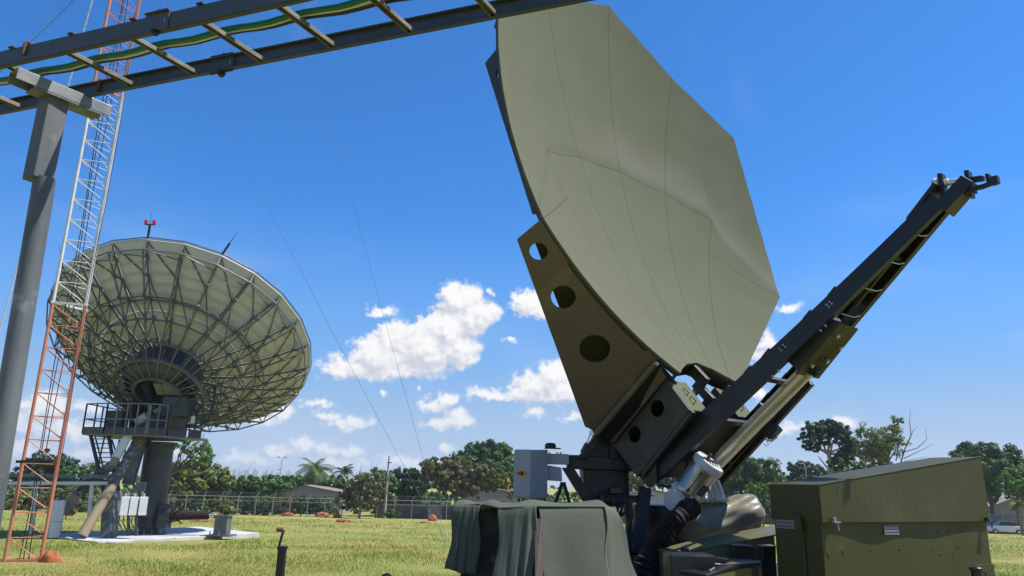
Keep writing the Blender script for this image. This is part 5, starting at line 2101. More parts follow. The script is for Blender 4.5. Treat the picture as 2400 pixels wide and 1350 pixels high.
# square back leg and slanted strut
m = MB()
m.prism([at(233, 1275, 31.2), at(257, 1275, 31.2), at(270, 1152, 31.6), at(240, 1152, 31.6)], V((.1, .35, 0)))
m.build('box_leg', 'galvanised', gd, bevel=.01)
m = MB()
m.bar(at(300, 1135, 33.2), at(334, 1022, 33.2), .42, .3, V((0, 1, 0)))
m.build('slanted_strut', 'galvanised', gd, bevel=.01)

# access platform with railings
K0, K1, K2, K3 = at(340, 1018, 31.7), at(243, 1011, 32.0), at(468, 1034, 33.4), at(193, 1013, 33.0)
zf = K0.z
K1.z = K2.z = zf; K3.z = zf + .05
inner = V((PEDX, 34.6, zf))
m = MB()
m.prism([K3, K1, K0, K2, V((K2.x - .3, 35.0, zf)), V((K3.x + .3, 35.2, zf))], UP * -.07)
plat = m.build('platform_floor', 'deck_grey', gd, recalc=True)
RHT = 1.28


def railing(a, b, n, material='deck_grey', toe=True):
    for i in range(n):
        t = i / (n - 1)
        p = a.lerp(b, t)
        m = MB()
        m.bar(p, p + UP * RHT, .05, .05, V((0, 1, 0)))
        m.build('rail_post', material, plat)
    for h in (.62, RHT):
        m = MB()
        m.bar(a + UP * h, b + UP * h, .045, .045, UP)
        m.build('hand_rail', material, plat)
    if toe:
        m = MB()
        m.bar(a + UP * .13, b + UP * .13, .03, .3, UP)
        m.build('toe_board', 'yoke_grey', plat)


railing(K1, K0, 5, 'deck_grey')
railing(K0 + V((.08, 0, 0)), K0.lerp(K2, .34), 3, 'deck_grey')
railing(K0.lerp(K2, .4), K0.lerp(K2, .72), 3, 'yoke_grey')
railing(K0.lerp(K2, .78), K2, 3, 'yoke_grey')
railing(K3, K1, 3, 'yoke_grey')
railing(K3, V((K3.x + .3, 35.2, zf)), 3, 'yoke_grey')
m = MB()
m.bar(K0.lerp(K1, .45) + UP * .05, K0.lerp(K1, .42) + UP * RHT, .9, .03, V((0, 1, 0)))
m.v = [v for v in m.v]
# motor and drive bits on the deck
m = MB()
m.tube(at(320, 990, 32.9), at(345, 975, 32.9), .2, n=18)
m.build('drive_motor', 'white_box', gd, smooth=40)
m = MB()
m.tube(at(366, 965, 32.4), at(376, 960, 32.3), .12, n=16)
m.build('work_lamp', 'galv_bright', gd, smooth=40)
m = MB()
m.box(at(275, 990, 33.6), V((.35, 0, 0)), V((0, .3, 0)), UP * .5)
m.build('deck_cabinet', 'yoke_grey', gd, bevel=.02)
# ship's ladder
sa, sb_ = at(212, 1018, 33.2), at(254, 1018, 33.2)
ba, bb = at(243, 1150, 32.8), at(278, 1150, 32.8)
for p, q in ((sa, ba), (sb_, bb)):
    m = MB()
    m.bar(p, q, .09, .16, V((0, 1, 0)))
    m.build('ladder_stringer', 'yoke_grey', gd)
for i in range(1, 12):
    t = i / 12
    m = MB()
    m.bar(sa.lerp(ba, t), sb_.lerp(bb, t), .05, .04, UP)
    m.build('ladder_rung', 'yoke_grey', gd)
for (p, q) in (((222, 1020), (246, 1110)), ((246, 1020), (228, 1100)), ((280, 1030), (262, 1120)), ((290, 1030), (300, 1115)), ((262, 1030), (288, 1110))):
    m = MB()
    m.bar(at(*p, 33.6), at(*q, 33.6), .05, .05)
    m.build('stair_brace', 'yoke_grey', gd)
# azimuth screw jack with bellows to the plinth
m = MB()
m.box(at(387, 1210, 33.6), V((.22, 0, 0)), V((0, .25, 0)), UP * .5)
m.build('jack_plate', 'yoke_grey', gd, bevel=.02)
m = MB()
m.tube(at(380, 1206, 33.6), at(402, 1206, 33.6), .34, n=22)
m.build('jack_gearbox', 'yoke_grey', gd, smooth=40)
m = MB()
j0, j1 = at(402, 1207, 33.6), at(490, 1208, 33.8)
pts = [j0.lerp(j1, i / 60) for i in range(61)]
m.path(pts, [.20 + (.035 if i % 4 in (1, 2) else 0) - .05 * i / 60 for i in range(61)], 16)
m.build('jack_bellows', 'rubber', gd, smooth=40)
m = MB()
m.tube(j1, at(520, 1209, 34.0), .07, n=12)
m.tube(at(496, 1208, 33.85), at(504, 1208, 33.85), .13, n=12)
m.build('jack_rod', 'bare_metal', gd, smooth=40)
m = MB()
m.bar(at(365, 1206, 33.8), at(300, 1207, 33.8), .22, .12, UP)
m.build('jack_arm', 'yoke_grey', gd)
m = MB()
m.path([at(392, 1226, 33.6), at(405, 1222, 33.5), at(418, 1220, 33.5), at(424, 1225, 33.5), at(425, 1229, 33.5)], .03, 6)
m.build('jack_cable', 'cable_black', gd, smooth=60)
# aviation lamps and lightning rods at the rim
tp0 = GL(GR * math.cos(GPH + SECT), GR * math.sin(GPH + SECT), 0)
m = MB()
m.tube(tp0, tp0 + UP * .62, .05, n=10)
m.bar(tp0 + UP * .6 - GA * .17, tp0 + UP * .6 + GA * .17, .04, .04, UP)
m.tube(tp0 + UP * .6, tp0 + UP * 1.15, .012, .004, n=6)
lm = m.build('lamp_mast', 'black_steel', gd)
for sx in (-1, 1):
    m = MB()
    p = tp0 + UP * .6 + GA * (.17 * sx)
    m.lathe([(.06, 0), (.075, .03), (.08, .15), (.06, .21), (.0, .235)], p, UP, 14)
    m.build('red_lamp', 'lamp_red', lm, smooth=40)
for k, d in ((3, V((.16, 0, .32))), (-2, V((-.12, 0, .35)))):
    q = GL(GR * math.cos(GPH + SECT * k), GR * math.sin(GPH + SECT * k), 0)
    m = MB()
    m.tube(q, q + d * 1.6, .05, n=8)
    m.tube(q + d * 1.6, q + d * 3.2, .014, .005, n=6)
    m.build('lightning_rod', 'black_steel', gd)

# plinth with planter bush
pl_ = thing('steel_plinth', at(520, 1250, 33.9), 'grey steel plinth bolted to the pad and carrying a bush', 'plinth')
pz = at(520, 1208, 33.9).z
pc = at(520, 1250, 33.9)
m = MB()
m.box(V((pc.x, pc.y, (ZP + pz) / 2 + .03)), V((.27, 0, 0)), V((0, .3, 0)), UP * ((pz - ZP) / 2 - .02))
m.build('column', 'galvanised', pl_, bevel=.01)
m = MB()
m.box(V((pc.x, pc.y, pz + .01)), V((.34, 0, 0)), V((0, .36, 0)), UP * .02)
m.build('top_plate', 'galv_bright', pl_)
m = MB()
m.box(V((pc.x, pc.y, ZP + .03)), V((.5, 0, 0)), V((0, .45, 0)), UP * .03)
m.build('foot_plate', 'galvanised', pl_)
for sx in (-1, 0, 1):
    m = MB()
    p = V((pc.x + .38 * sx, pc.y - .36, ZP + .06))
    m.tube(p, p + UP * .14, .03, n=6)
    m.build('anchor_bolt', 'galv_bright', pl_)

# equipment round the pedestal
for i, (x_, lab) in enumerate(((291, 'left one of three white boxes on the rack before the pedestal'), (312, 'middle one of three white boxes on the rack before the pedestal'), (334, 'right one of three white boxes on the rack before the pedestal'))):
    p = at(x_, 1186, 31.0 + .15 * i)
    bx_ = thing('amplifier_box', p, lab, 'equipment box', 'white boxes on the pedestal rack')
    m = MB()
    m.box(p, V((.125, .085, 0)), V((-.085, .125, 0)), UP * .36)
    m.build('case', 'white_box', bx_, bevel=.015)
    m = MB()
    m.tube(p + UP * .36, p + UP * .5, .05, n=10)
    m.build('connector', 'bare_metal', bx_, smooth=40)
rk = thing('equipment_rack', at(310, 1255, 31.2), 'galvanised stand with cables carrying the white boxes', 'rack')
for x_ in (272, 300, 318):
    m = MB()
    m.bar(at(x_, 1165, 31.4), at(x_ + 2, 1256, 31.4), .1, .07, V((0, 1, 0)))
    m.build('upright', 'galvanised', rk)
for y_ in (1170, 1205):
    m = MB()
    m.bar(at(268, y_, 31.35), at(345, y_ - 2, 31.6), .05, .08, UP)
    m.build('cross_rail', 'galvanised', rk)
m = MB()
for i in range(5):
    x_ = 282 + i * 10
    m.path([at(x_, 1203, 31.1), at(x_ - 4, 1225, 31.0), at(x_ + 6, 1245, 31.1), at(x_ - 8, 1254, 31.1)], .022, 6)
tag(m.build('patch_cable', 'cable_black', rk, smooth=60), kind='stuff')
m = MB()
m.box(at(330, 1140, 31.9), V((.2, 0, 0)), V((0, .05, 0)), UP * .18)
m.build('meter_plate', 'galvanised', rk)
for i, x_ in enumerate((283, 300, 333)):
    m = MB()
    m.tube(at(x_, 1166, 31.3), at(x_, 1152, 31.3), .055, n=10)
    m.build('surge_arrester', 'galv_bright', rk, smooth=40)

wc = thing('white_cabinet', at(125, 1262, 31.2), 'tall white equipment cabinet between the mast and the slanted pipe', 'cabinet')
m = MB()
c0_, c1_ = at(122, 1262, 31.0), at(122, 1173, 31.0)
m.prism([V((at(113, 1262, 31.0).x, 31.0, c0_.z)), V((at(138, 1262, 31.3).x, 31.3, c0_.z)), V((at(138, 1262, 31.3).x - .3, 31.9, c0_.z)), V((at(104, 1262, 31.5).x, 31.65, c0_.z))], UP * (c1_.z - c0_.z))
wcb = m.build('case', 'white_box', wc, bevel=.02)
m = MB()
m.box(V((at(136, 1180, 31.25).x, 31.25, c1_.z - .25)), V((.025, 0, 0)), V((0, .03, 0)), UP * .03)
m.build('lock', 'black_steel', wcb)
m = MB()
m.prism([V((at(113, 1262, 31.0).x - .01, 30.985, c0_.z + .62)), V((at(138, 1262, 31.3).x + .01, 31.285, c0_.z + .62)), V((at(138, 1262, 31.3).x + .01, 31.285, c0_.z + .635)), V((at(113, 1262, 31.0).x - .01, 30.985, c0_.z + .635))], V((0, .02, 0)))
m.build('door_joint', 'galvanised', wcb)

# low cable bridge
cbz = thing('cable_bridge', at(150, 1255, 31.8), 'low grey cable bridge with white pipe leading to the pedestal', 'cable bridge')
m = MB()
m.bar(at(-60, 1112, 32.2), at(264, 1118, 32.2), .5, .14, UP)
m.build('bridge_tray', 'galvanised', cbz)
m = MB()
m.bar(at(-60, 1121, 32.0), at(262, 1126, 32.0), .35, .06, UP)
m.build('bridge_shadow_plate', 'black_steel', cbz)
m = MB()
m.tube(at(-60, 1133, 31.9), at(262, 1132, 31.9), .085, n=12)
m.build('white_pipe', 'white_box', cbz, smooth=40)
for x0_, x1_ in ((86, 70), (216, 205)):
    m = MB()
    m.tube(at(x0_, 1130, 32.0), at(x1_, 1252, 32.0), .075, n=12)
    m.build('bridge_leg', 'white_box', cbz, smooth=40)
for x_ in (98, 180):
    m = MB()
    m.tube(at(x_, 1110, 31.9), at(x_, 1133, 31.9), .04, n=8)
    m.build('riser', 'white_box', cbz)

# insulated pipes
def pipe(name, lab, segs):
    root = thing(name, at(*segs[0][0]), lab, 'pipe', 'insulated pipes at the pedestal')
    for (a, b, r, mt, nm) in segs_parts(segs):
        m = MB()
        n = 14
        A_, B2 = at(*a), at(*b)
        m.path([A_.lerp(B2, i / n) + V((.02 * math.sin(i * 2.1), 0, .02 * math.sin(i * 1.7))) * (1 if mt == 'wrap_dark' else 0) for i in range(n + 1)], [r * (1 + (.1 * math.sin(i * 2.7) if mt == 'wrap_dark' else 0)) for i in range(n + 1)], 14)
        m.build(nm, mt, root, smooth=60)


def segs_parts(segs):
    for s in segs: yield s


pipe('insulated_pipe', 'long beige pipe slanting from the pad up to the platform', [((192, 1256, 30.6), (264, 1138, 31.6), .2, 'pipe_beige', 'bare_run'), ((262, 1140, 31.6), (330, 1022, 32.6), .21, 'wrap_dark', 'wrapped_run')])
pipe('insulated_pipe', 'beige pipe slanting up behind the tall white cabinet', [((146, 1204, 32.2), (180, 1160, 32.4), .2, 'pipe_beige', 'bare_run'), ((178, 1162, 32.4), (268, 1085, 33.0), .2, 'wrap_dark', 'wrapped_run')])
pipe('insulated_pipe', 'short pale pipe hanging from the platform beside the ladder', [((264, 1094, 31.8), (272, 1072, 31.9), .17, 'pipe_beige', 'bare_end'), ((271, 1074, 31.9), (305, 1012, 32.2), .18, 'white_box', 'white_run')])

# ---------------------------------------------------------------- vegetation
def leaf_cloud(mb, lobes, n, size, rg, clump=.34, up=.35, droop=0.0, aspect=.55, fill=.25):
    """leaf-sized faces spread over clumps that sit on the lobes' surfaces"""
    tot = sum(l[3] * l[4] for l in lobes)
    for (c, rx, ry, rxx, rzz) in [(l[0], l[1], l[2], l[3], l[4]) for l in lobes]:
        k = max(20, int(n * rxx * rzz / tot))
        ncl = max(8, int(k / 34))
        cls = []
        for _ in range(ncl):
            while True:
                d = V((rg.gauss(0, 1), rg.gauss(0, 1), rg.gauss(0, 1)))
                if d.length > .01: break
            d.normalize()
            rr = rg.uniform(.72, 1.06) if rg.random() < .75 else rg.uniform(.1, .75)
            cls.append((c + V((d.x * rx * rr, d.y * ry * rr, d.z * rzz * rr)), d, rg.uniform(.7, 1.3)))
        for _ in range(k):
            cc, cd, cs = rg.choice(cls)
            d = V((rg.gauss(0, 1), rg.gauss(0, 1), rg.gauss(0, 1))).normalized()
            R = clump * min(rx, rzz) * cs * (rg.random() ** .4) * .85
            p = cc + V((d.x * R, d.y * R, d.z * R * .8))
            nrm = (d * .8 + cd * .6 + V((0, 0, up)) + V((rg.uniform(-.5, .5), rg.uniform(-.5, .5), rg.uniform(-.5, .5)))).normalized()
            x, y = perp(nrm)
            a = rg.uniform(0, 6.28)
            x, y = x * math.cos(a) + y * math.sin(a), y * math.cos(a) - x * math.sin(a)
            s = size * rg.uniform(.6, 1.35)
            x *= s
            y *= s * aspect
            k0 = len(mb.v)
            mb.v += [p - x, p + y, p + x - V((0, 0, droop * s)), p - y]
            mb.f.append((k0, k0 + 1, k0 + 2, k0 + 3))


def limb(mb, pts, r0, r1, n=7):
    m = len(pts)
    mb.path(pts, [r0 + (r1 - r0) * i / (m - 1) for i in range(m)], n)


def wiggle(a, b, rg, amp, n=6):
    L_ = (b - a).length
    out = []
    for i in range(n + 1):
        t = i / n
        w = amp * L_ * math.sin(math.pi * t)
        out.append(a.lerp(b, t) + V((rg.uniform(-1, 1) * w, rg.uniform(-1, 1) * w, rg.uniform(-.5, .8) * w)))
    return out


def tree(name, label, Y, base, lobes, leaf, n=5000, size=.3, bark='bark', seed=1, tr=.28, clump=.34, cat='tree', group=None, fork=None, bare=0, depth=.85, extra=None, up=.35, twigs=0):
    """base = pixel x of the trunk foot; lobes = (px, py, rx, ry) along sight lines"""
    rg = random.Random(seed)
    g_ = at(base, 1150, Y)
    foot = V((g_.x, Y, gz(Y)))
    root = thing(name, foot, label, cat, group)
    sc = Y / FPX * 1.03
    LB = []
    for (cx, cy, rx, ry) in lobes:
        c = at(cx, cy, Y + rg.uniform(-.3, .3) * rx * sc)
        LB.append((c, rx * sc, rx * sc * depth, rx * sc, ry * sc))
    tb = MB()
    if fork is None:
        zc = min(l[0].z for l in LB)
        fk = V((foot.x, Y, max(foot.z + .6, foot.z + (zc - foot.z) * .55)))
    else:
        fk = at(fork[0], fork[1], Y)
    limb(tb, wiggle(foot - UP * .2, fk, rg, .04), tr * 1.15, tr * .8, 9)
    for l in LB:
        limb(tb, wiggle(fk, l[0], rg, .07), tr * .55, tr * .15, 6)
        for _ in range(twigs):
            e = l[0] + V((rg.uniform(-1, 1) * l[1], rg.uniform(-1, 1) * l[2], rg.uniform(-.2, 1) * l[4])) * .9
            limb(tb, wiggle(fk.lerp(l[0], rg.uniform(.5, 1)), e, rg, .08), tr * .16, tr * .03, 5)
    if extra:
        for pts, r0, r1 in extra:
            limb(tb, [at(*p, Y) for p in pts], r0, r1, 6)
    tb.build('trunk', bark, root, smooth=60)
    cb = MB()
    leaf_cloud(cb, LB, int(n * 1.7), size * .74, rg, clump, up)
    cb.build('crown', leaf, root)
    return root


def palm(label, Y, base, top, fl, seed, nf=18, leaf='palm_leaf'):
    rg = random.Random(seed)
    g_ = at(base, 1150, Y)
    foot = V((g_.x, Y, gz(Y)))
    root = thing('palm_tree', foot, label, 'palm tree')
    c = at(top[0], top[1], Y)
    m = MB()
    limb(m, wiggle(foot, c, rg, .01), .28, .2, 9)
    m.build('trunk', 'bark_pale', root, smooth=60)
    for i in range(nf):
        a = i * 2.399 + rg.uniform(-.2, .2)
        e0 = rad(rg.uniform(-10, 80))
        ln_ = fl * rg.uniform(.8, 1.1)
        p = V(c)
        pts = [V(p)]
        e = e0
        for k in range(7):
            p = p + V((math.cos(a) * math.cos(e), math.sin(a) * math.cos(e), math.sin(e))) * (ln_ / 7)
            e -= rad(14)
            pts.append(V(p))
        m = MB()
        sd = V((-math.sin(a), math.cos(a), 0))
        for k in range(6):
            for h in range(3):
                t = k + h / 3
                q = pts[k].lerp(pts[k + 1], h / 3)
                tl_ = ln_ * .28 * math.sin(math.pi * (t + 1.2) / 8.2)
                dr = (pts[k + 1] - pts[k]).normalized()
                for s_ in (-1, 1):
                    tip = q + sd * (s_ * tl_) + dr * (tl_ * .45) - UP * (tl_ * .55)
                    m.add([q - dr * .06, q + dr * .06, tip], [(0, 1, 2)])
        m.path(pts, [.04 - .004 * k for k in range(8)], 4)
        m.build('frond', leaf, root)
    return root


TG = 'trees beyond the fence'
# left of the picture
tree('round_tree', 'dark round tree seen through the lower mast', 104, 120, [(110, 1085, 46, 28), (78, 1105, 40, 22), (150, 1105, 48, 26), (100, 1125, 60, 22)], 'leaf_dark', 5200, .34, seed=2, group=TG)
tree('thin_tree', 'sparse grey green tree between mast and ladder', 98, 190, [(170, 1120, 34, 22), (205, 1105, 22, 16), (215, 1130, 30, 16)], 'leaf_mid', 1500, .28, seed=3, group=TG, twigs=5)
palm('small palm behind the ladder of the large dish', 100, 222, (224, 1090), 1.6, 4, 12)
for i, (x_, y_, rx_, ry_, lab) in enumerate(((70, 1172, 40, 22, 'pale variegated bush left of the mast foot'), (140, 1170, 36, 22, 'pale variegated bush behind the tall white cabinet'), (185, 1165, 34, 26, 'pale variegated bush right of the white cabinet'), (225, 1172, 34, 22, 'pale variegated bush behind the slanting beige pipe'), (30, 1168, 34, 22, 'pale variegated bush at the left picture edge'))):
    tree('variegated_shrub', lab, 92 - (i % 3), x_, [(x_, y_, rx_, ry_), (x_ + 12, y_ + 14, rx_ * .8, ry_ * .7)], 'leaf_croton', 1700, .22, seed=20 + i, tr=.08, cat='shrub', group='variegated shrubs along the fence')
tree('low_shrub', 'small pale shrub at the foot of the beige pipe', 60, 165, [(166, 1196, 13, 11)], 'leaf_croton', 500, .14, seed=31, tr=.05, cat='shrub')
# behind the pedestal
tree('mango_tree', 'broad yellow green tree right of the large pedestal', 100, 455, [(430, 1100, 52, 22), (478, 1108, 56, 26), (415, 1130, 50, 30), (500, 1135, 46, 28), (455, 1145, 62, 28), (395, 1150, 30, 24), (528, 1128, 20, 22)], 'leaf_yellow', 9500, .30, seed=5, group=TG)
tree('leaning_tree', 'leaning tree with sparse tufts of long leaves beside the pedestal', 62, 372, [(432, 1048, 15, 12), (450, 1062, 16, 10), (488, 1048, 14, 18), (462, 1048, 12, 12), (470, 1072, 22, 10), (447, 1030, 9, 8), (490, 1072, 12, 12)], 'leaf_bright', 2200, .10, 'bark', seed=6, tr=.16, clump=.5, group=TG, fork=(402, 1110), twigs=4, extra=[([(402, 1110), (430, 1098), (442, 1085), (452, 1066), (476, 1040), (478, 1015)], .12, .02), ([(425, 1100), (450, 1096), (470, 1090), (490, 1094)], .06, .02), ([(452, 1068), (470, 1074), (488, 1072)], .05, .015), ([(447, 1075), (440, 1058), (446, 1035), (450, 1024)], .05, .012)])
tree('round_tree', 'bright green bushy tree right of the yellow green tree', 106, 590, [(580, 1130, 30, 14), (620, 1132, 40, 16), (575, 1148, 34, 16), (640, 1146, 44, 18), (600, 1155, 50, 14)], 'leaf_mid', 5600, .3, seed=7, group=TG)
tree('round_tree', 'low dark green tree under the double street lamp', 118, 665, [(655, 1124, 34, 10), (690, 1128, 36, 11), (640, 1138, 36, 12), (720, 1132, 26, 10)], 'leaf_mid', 3600, .34, seed=8, group=TG)
palm('tall coconut palm above the gable house', 112, 740, (737, 1100), 3.6, 9, 24)
palm('coconut palm second trunk beside the tall one', 114, 748, (748, 1108), 3.0, 10, 14)
palm('dark small palm right of the coconut palm', 120, 806, (806, 1108), 2.4, 11, 16, 'leaf_dark')
tree('round_tree', 'dark hedge tree between coconut palm and bare grey shrub', 116, 800, [(790, 1130, 34, 14), (815, 1140, 34, 16), (770, 1142, 30, 12)], 'leaf_mid', 2800, .32, seed=12, group=TG)
tree('spindly_tree', 'spindly grey green shrub with many stems before the fence', 93, 846, [(820, 1150, 34, 24), (860, 1135, 34, 26), (850, 1165, 44, 26), (885, 1155, 26, 24), (815, 1178, 26, 18), (845, 1120, 22, 14)], 'leaf_olive', 2400, .24, 'bark_pale', seed=13, tr=.15, clump=.42, group=TG, twigs=9, fork=(846, 1185), extra=[([(862, 1180), (868, 1130), (872, 1090), (868, 1078)], .05, .01), ([(868, 1120), (880, 1095), (886, 1085)], .03, .008), ([(840, 1180), (836, 1130), (846, 1095), (850, 1082)], .05, .01), ([(856, 1190), (890, 1150), (900, 1120)], .06, .01)])
tree('round_tree', 'dark leafy tree directly left of the concrete pole', 104, 890, [(885, 1118, 26, 18), (905, 1135, 30, 24), (880, 1150, 30, 26), (905, 1165, 34, 22)], 'leaf_mid', 4200, .3, seed=14, group=TG)
tree('round_tree', 'dark leafy tree directly right of the concrete pole', 106, 950, [(940, 1115, 24, 18), (965, 1112, 20, 14), (930, 1140, 34, 24), (972, 1135, 32, 24), (950, 1160, 46, 22), (985, 1120, 18, 16)], 'leaf_dark', 5600, .3, seed=15, group=TG)
tree('mango_tree', 'huge rounded mango tree with bright green top', 118, 1150, [(1120, 1062, 36, 22), (1155, 1060, 38, 24), (1180, 1078, 28, 26), (1100, 1085, 44, 28), (1150, 1095, 54, 34), (1185, 1110, 26, 36), (1075, 1085, 26, 18), (1120, 1125, 60, 30)], 'leaf_mango', 13000, .34, seed=16, group=TG)
tree('bright_tree', 'fresh green foliage on top of the huge mango', 121, 1160, [(1140, 1048, 34, 14), (1175, 1056, 26, 18), (1196, 1085, 14, 26), (1115, 1056, 18, 10)], 'leaf_bright', 3600, .34, seed=17, group=TG)
tree('umbrella_tree', 'olive brown spreading tree in front of the huge mango', 100, 1094, [(1020, 1092, 34, 18), (1060, 1096, 46, 22), (1100, 1108, 46, 24), (1140, 1122, 30, 22), (1040, 1120, 50, 24), (1090, 1138, 56, 20), (1010, 1110, 20, 16), (1150, 1142, 18, 14)], 'leaf_olive', 8600, .27, 'bark', seed=18, tr=.26, group=TG, twigs=3, fork=(1092, 1158))
tree('golden_shrub', 'golden yellow shrub at the roof left of the electrical cabinet', 112, 1183, [(1182, 1125, 12, 14), (1190, 1140, 9, 10)], 'leaf_gold', 900, .26, seed=19, tr=.1, cat='shrub')
tree('red_shrub', 'small reddish shrub before the pale house wall', 98, 1198, [(1197, 1160, 9, 9)], 'leaf_brown', 400, .18, seed=32, tr=.06, cat='shrub')
tree('low_shrub', 'green shrub at the foot of the concrete pole', 93, 918, [(915, 1203, 13, 9), (930, 1206, 10, 6)], 'leaf_mid', 900, .17, seed=33, tr=.05, cat='shrub')
# behind the trailer
tree('round_tree', 'yellow green tree seen under the dish hub', 104, 1490, [(1490, 1128, 30, 22), (1470, 1140, 24, 18), (1515, 1140, 26, 18)], 'leaf_yellow', 2600, .28, seed=34, group=TG)
tree('round_tree', 'dark green tree behind the white motor', 112, 1560, [(1545, 1120, 34, 20), (1590, 1125, 30, 22), (1610, 1140, 30, 20)], 'leaf_mango', 3600, .3, seed=35, group=TG)
palm('slim palm seen between the trailer struts', 108, 1452, (1452, 1112), 1.7, 36, 12, 'leaf_dark')
tree('mango_tree', 'domed mango tree between boom and cabinet', 102, 1765, [(1755, 1100, 42, 24), (1790, 1105, 40, 28), (1720, 1120, 44, 28), (1770, 1128, 56, 30), (1815, 1128, 28, 26), (1700, 1140, 34, 20), (1750, 1155, 60, 22)], 'leaf_mango', 13000, .3, seed=37, group=TG)
tree('bright_shrub', 'fresh yellow green shrub below the domed mango', 97, 1785, [(1775, 1142, 26, 12), (1805, 1138, 22, 10), (1765, 1158, 22, 12), (1800, 1155, 26, 14)], 'leaf_bright', 3000, .25, seed=38, tr=.1, cat='shrub')
tree('round_tree', 'dark tree behind the white street lamp', 110, 1880, [(1870, 1098, 24, 18), (1900, 1105, 26, 18), (1880, 1125, 36, 18)], 'leaf_dark', 4200, .3, seed=39, group=TG)
tree('tall_tree', 'tall dark crowned tree with pale forked trunk', 86, 1950, [(1905, 1008, 26, 20), (1940, 1002, 30, 18), (1968, 1010, 26, 20), (1895, 1035, 22, 18), (1990, 1038, 24, 22), (1985, 1065, 26, 20), (1940, 1028, 22, 14), (1960, 1085, 22, 16), (1915, 1048, 16, 12)], 'leaf_dark', 6000, .24, 'bark_pale', seed=40, tr=.26, clump=.36, group=TG, fork=(1942, 1065), extra=[([(1948, 1110), (1930, 1085), (1918, 1070)], .1, .05), ([(1950, 1095), (1975, 1075), (1990, 1072)], .1, .04)])
tree('sparse_tree', 'sparse tree with reddish leaves and bare twigs right of the tall tree', 80, 2075, [(2030, 1015, 26, 22), (2060, 1030, 32, 26), (2090, 1015, 26, 22), (2040, 1060, 34, 22), (2075, 1060, 34, 26), (2105, 985, 13, 16), (2110, 1040, 18, 22), (2015, 1040, 14, 22)], 'leaf_yellow', 2900, .18, 'bark', seed=41, tr=.16, clump=.5, group=TG, twigs=6, fork=(2080, 1085), extra=[([(2105, 1108), (2118, 1060), (2135, 1020), (2132, 985), (2134, 962)], .08, .012), ([(2118, 1060), (2150, 1050), (2172, 1030), (2168, 1005)], .06, .012), ([(2118, 1075), (2160, 1055), (2188, 1040)], .05, .01), ([(2110, 1085), (2145, 1075), (2182, 1068)], .04, .01), ([(2128, 1040), (2140, 1010), (2150, 1000)], .04, .01), ([(2100, 1080), (2108, 1030), (2104, 985)], .06, .012)])
tree('reddish_crown', 'brown leaved sapling inside the sparse tree', 81, 2060, [(2050, 1075, 34, 18), (2090, 1005, 18, 16), (2065, 1045, 20, 16)], 'leaf_brown', 700, .18, seed=42, tr=.06, clump=.5, group=TG)
tree('round_tree', 'green undergrowth behind the cabinet lid', 90, 1990, [(1960, 1108, 40, 16), (2020, 1100, 44, 18), (2075, 1098, 30, 16)], 'leaf_mid', 3800, .26, seed=43, group=TG)
tree('mango_tree', 'domed mango tree at the right picture edge', 100, 2320, [(2290, 1062, 46, 24), (2335, 1065, 48, 26), (2370, 1090, 36, 26), (2255, 1080, 32, 22), (2320, 1100, 66, 32), (2395, 1110, 26, 26), (2290, 1128, 50, 24), (2350, 1135, 60, 28)], 'leaf_mango', 14000, .3, seed=44, group=TG)
tree('bright_tree', 'fresh green tree below the right hand mango', 95, 2380, [(2375, 1118, 32, 14), (2400, 1115, 30, 18), (2365, 1140, 36, 16), (2410, 1145, 36, 22)], 'leaf_bright', 4200, .26, seed=45, group=TG)
palm('low palm at the wall by the right picture edge', 88, 2385, (2386, 1182), 1.8, 46, 14)
# far woodland that closes the view behind the houses
rgw = random.Random(123)
m = MB()
LW = []
xw = -420
while xw < 2900:
    Yw = rgw.uniform(124, 140)
    rx_ = rgw.uniform(26, 48)
    yt = 1135 + (xw - 1200) * .0244 + rgw.uniform(4, 20)
    LW.append((at(xw, yt + 14, Yw), rx_ * .075, 2.6, rx_ * .075, rgw.uniform(1.2, 2.0)))
    LW.append((at(xw + 10, yt + 34, Yw - 4), rx_ * .075, 2.6, rx_ * .075, 1.5))
    LW.append((at(xw + 20, yt + 54, Yw - 14), rx_ * .07, 2.4, rx_ * .07, 1.2))
    xw += rx_ * .62
leaf_cloud(m, LW, 75000, .36, rgw, .36)
tag(m.build('woodland', 'leaf_mid'), 'continuous dark green woodland behind the houses and trees', 'woodland', kind='stuff')
# climbing hedge along the fence
for i, x_ in enumerate(range(395, 800, 45)):
    labs = ['leftmost dark hedge clump behind the fence', 'second hedge clump from the pedestal', 'third hedge clump from the pedestal', 'hedge clump left of the white parked car', 'hedge clump right of the white parked car', 'hedge clump below the street lamp pole', 'hedge clump left of the gable house wall', 'hedge clump in the middle of the gable house front', 'rightmost hedge clump before the spindly shrub']
    tree('hedge_clump', labs[i % 9], 97.5 + (i % 3) * .6, x_, [(x_, 1178, 30, 14), (x_ + 12, 1194, 30, 10)], ('leaf_olive', 'leaf_dark', 'leaf_mid')[i % 3], 1900, .2, seed=60 + i, tr=.08, cat='hedge', group='hedge behind the fence')
for i, (x_, lab) in enumerate(((1470, 'small shrub at the fence left of the white hut window'), (1500, 'small shrub at the fence below the white hut wall'), (1535, 'small shrub at the fence right below the white hut'))):
    tree('low_shrub', lab, 93, x_, [(x_, 1212, 16, 10), (x_ + 8, 1220, 16, 7)], 'leaf_mid', 1100, .17, seed=80 + i, tr=.05, cat='shrub', group='shrubs before the white hut')
tree('low_shrub', 'dark clipped hedge left of the cabinet end', 93, 1800, [(1798, 1200, 20, 16), (1830, 1202, 24, 14)], 'leaf_dark', 1500, .18, seed=84, tr=.05, cat='hedge')
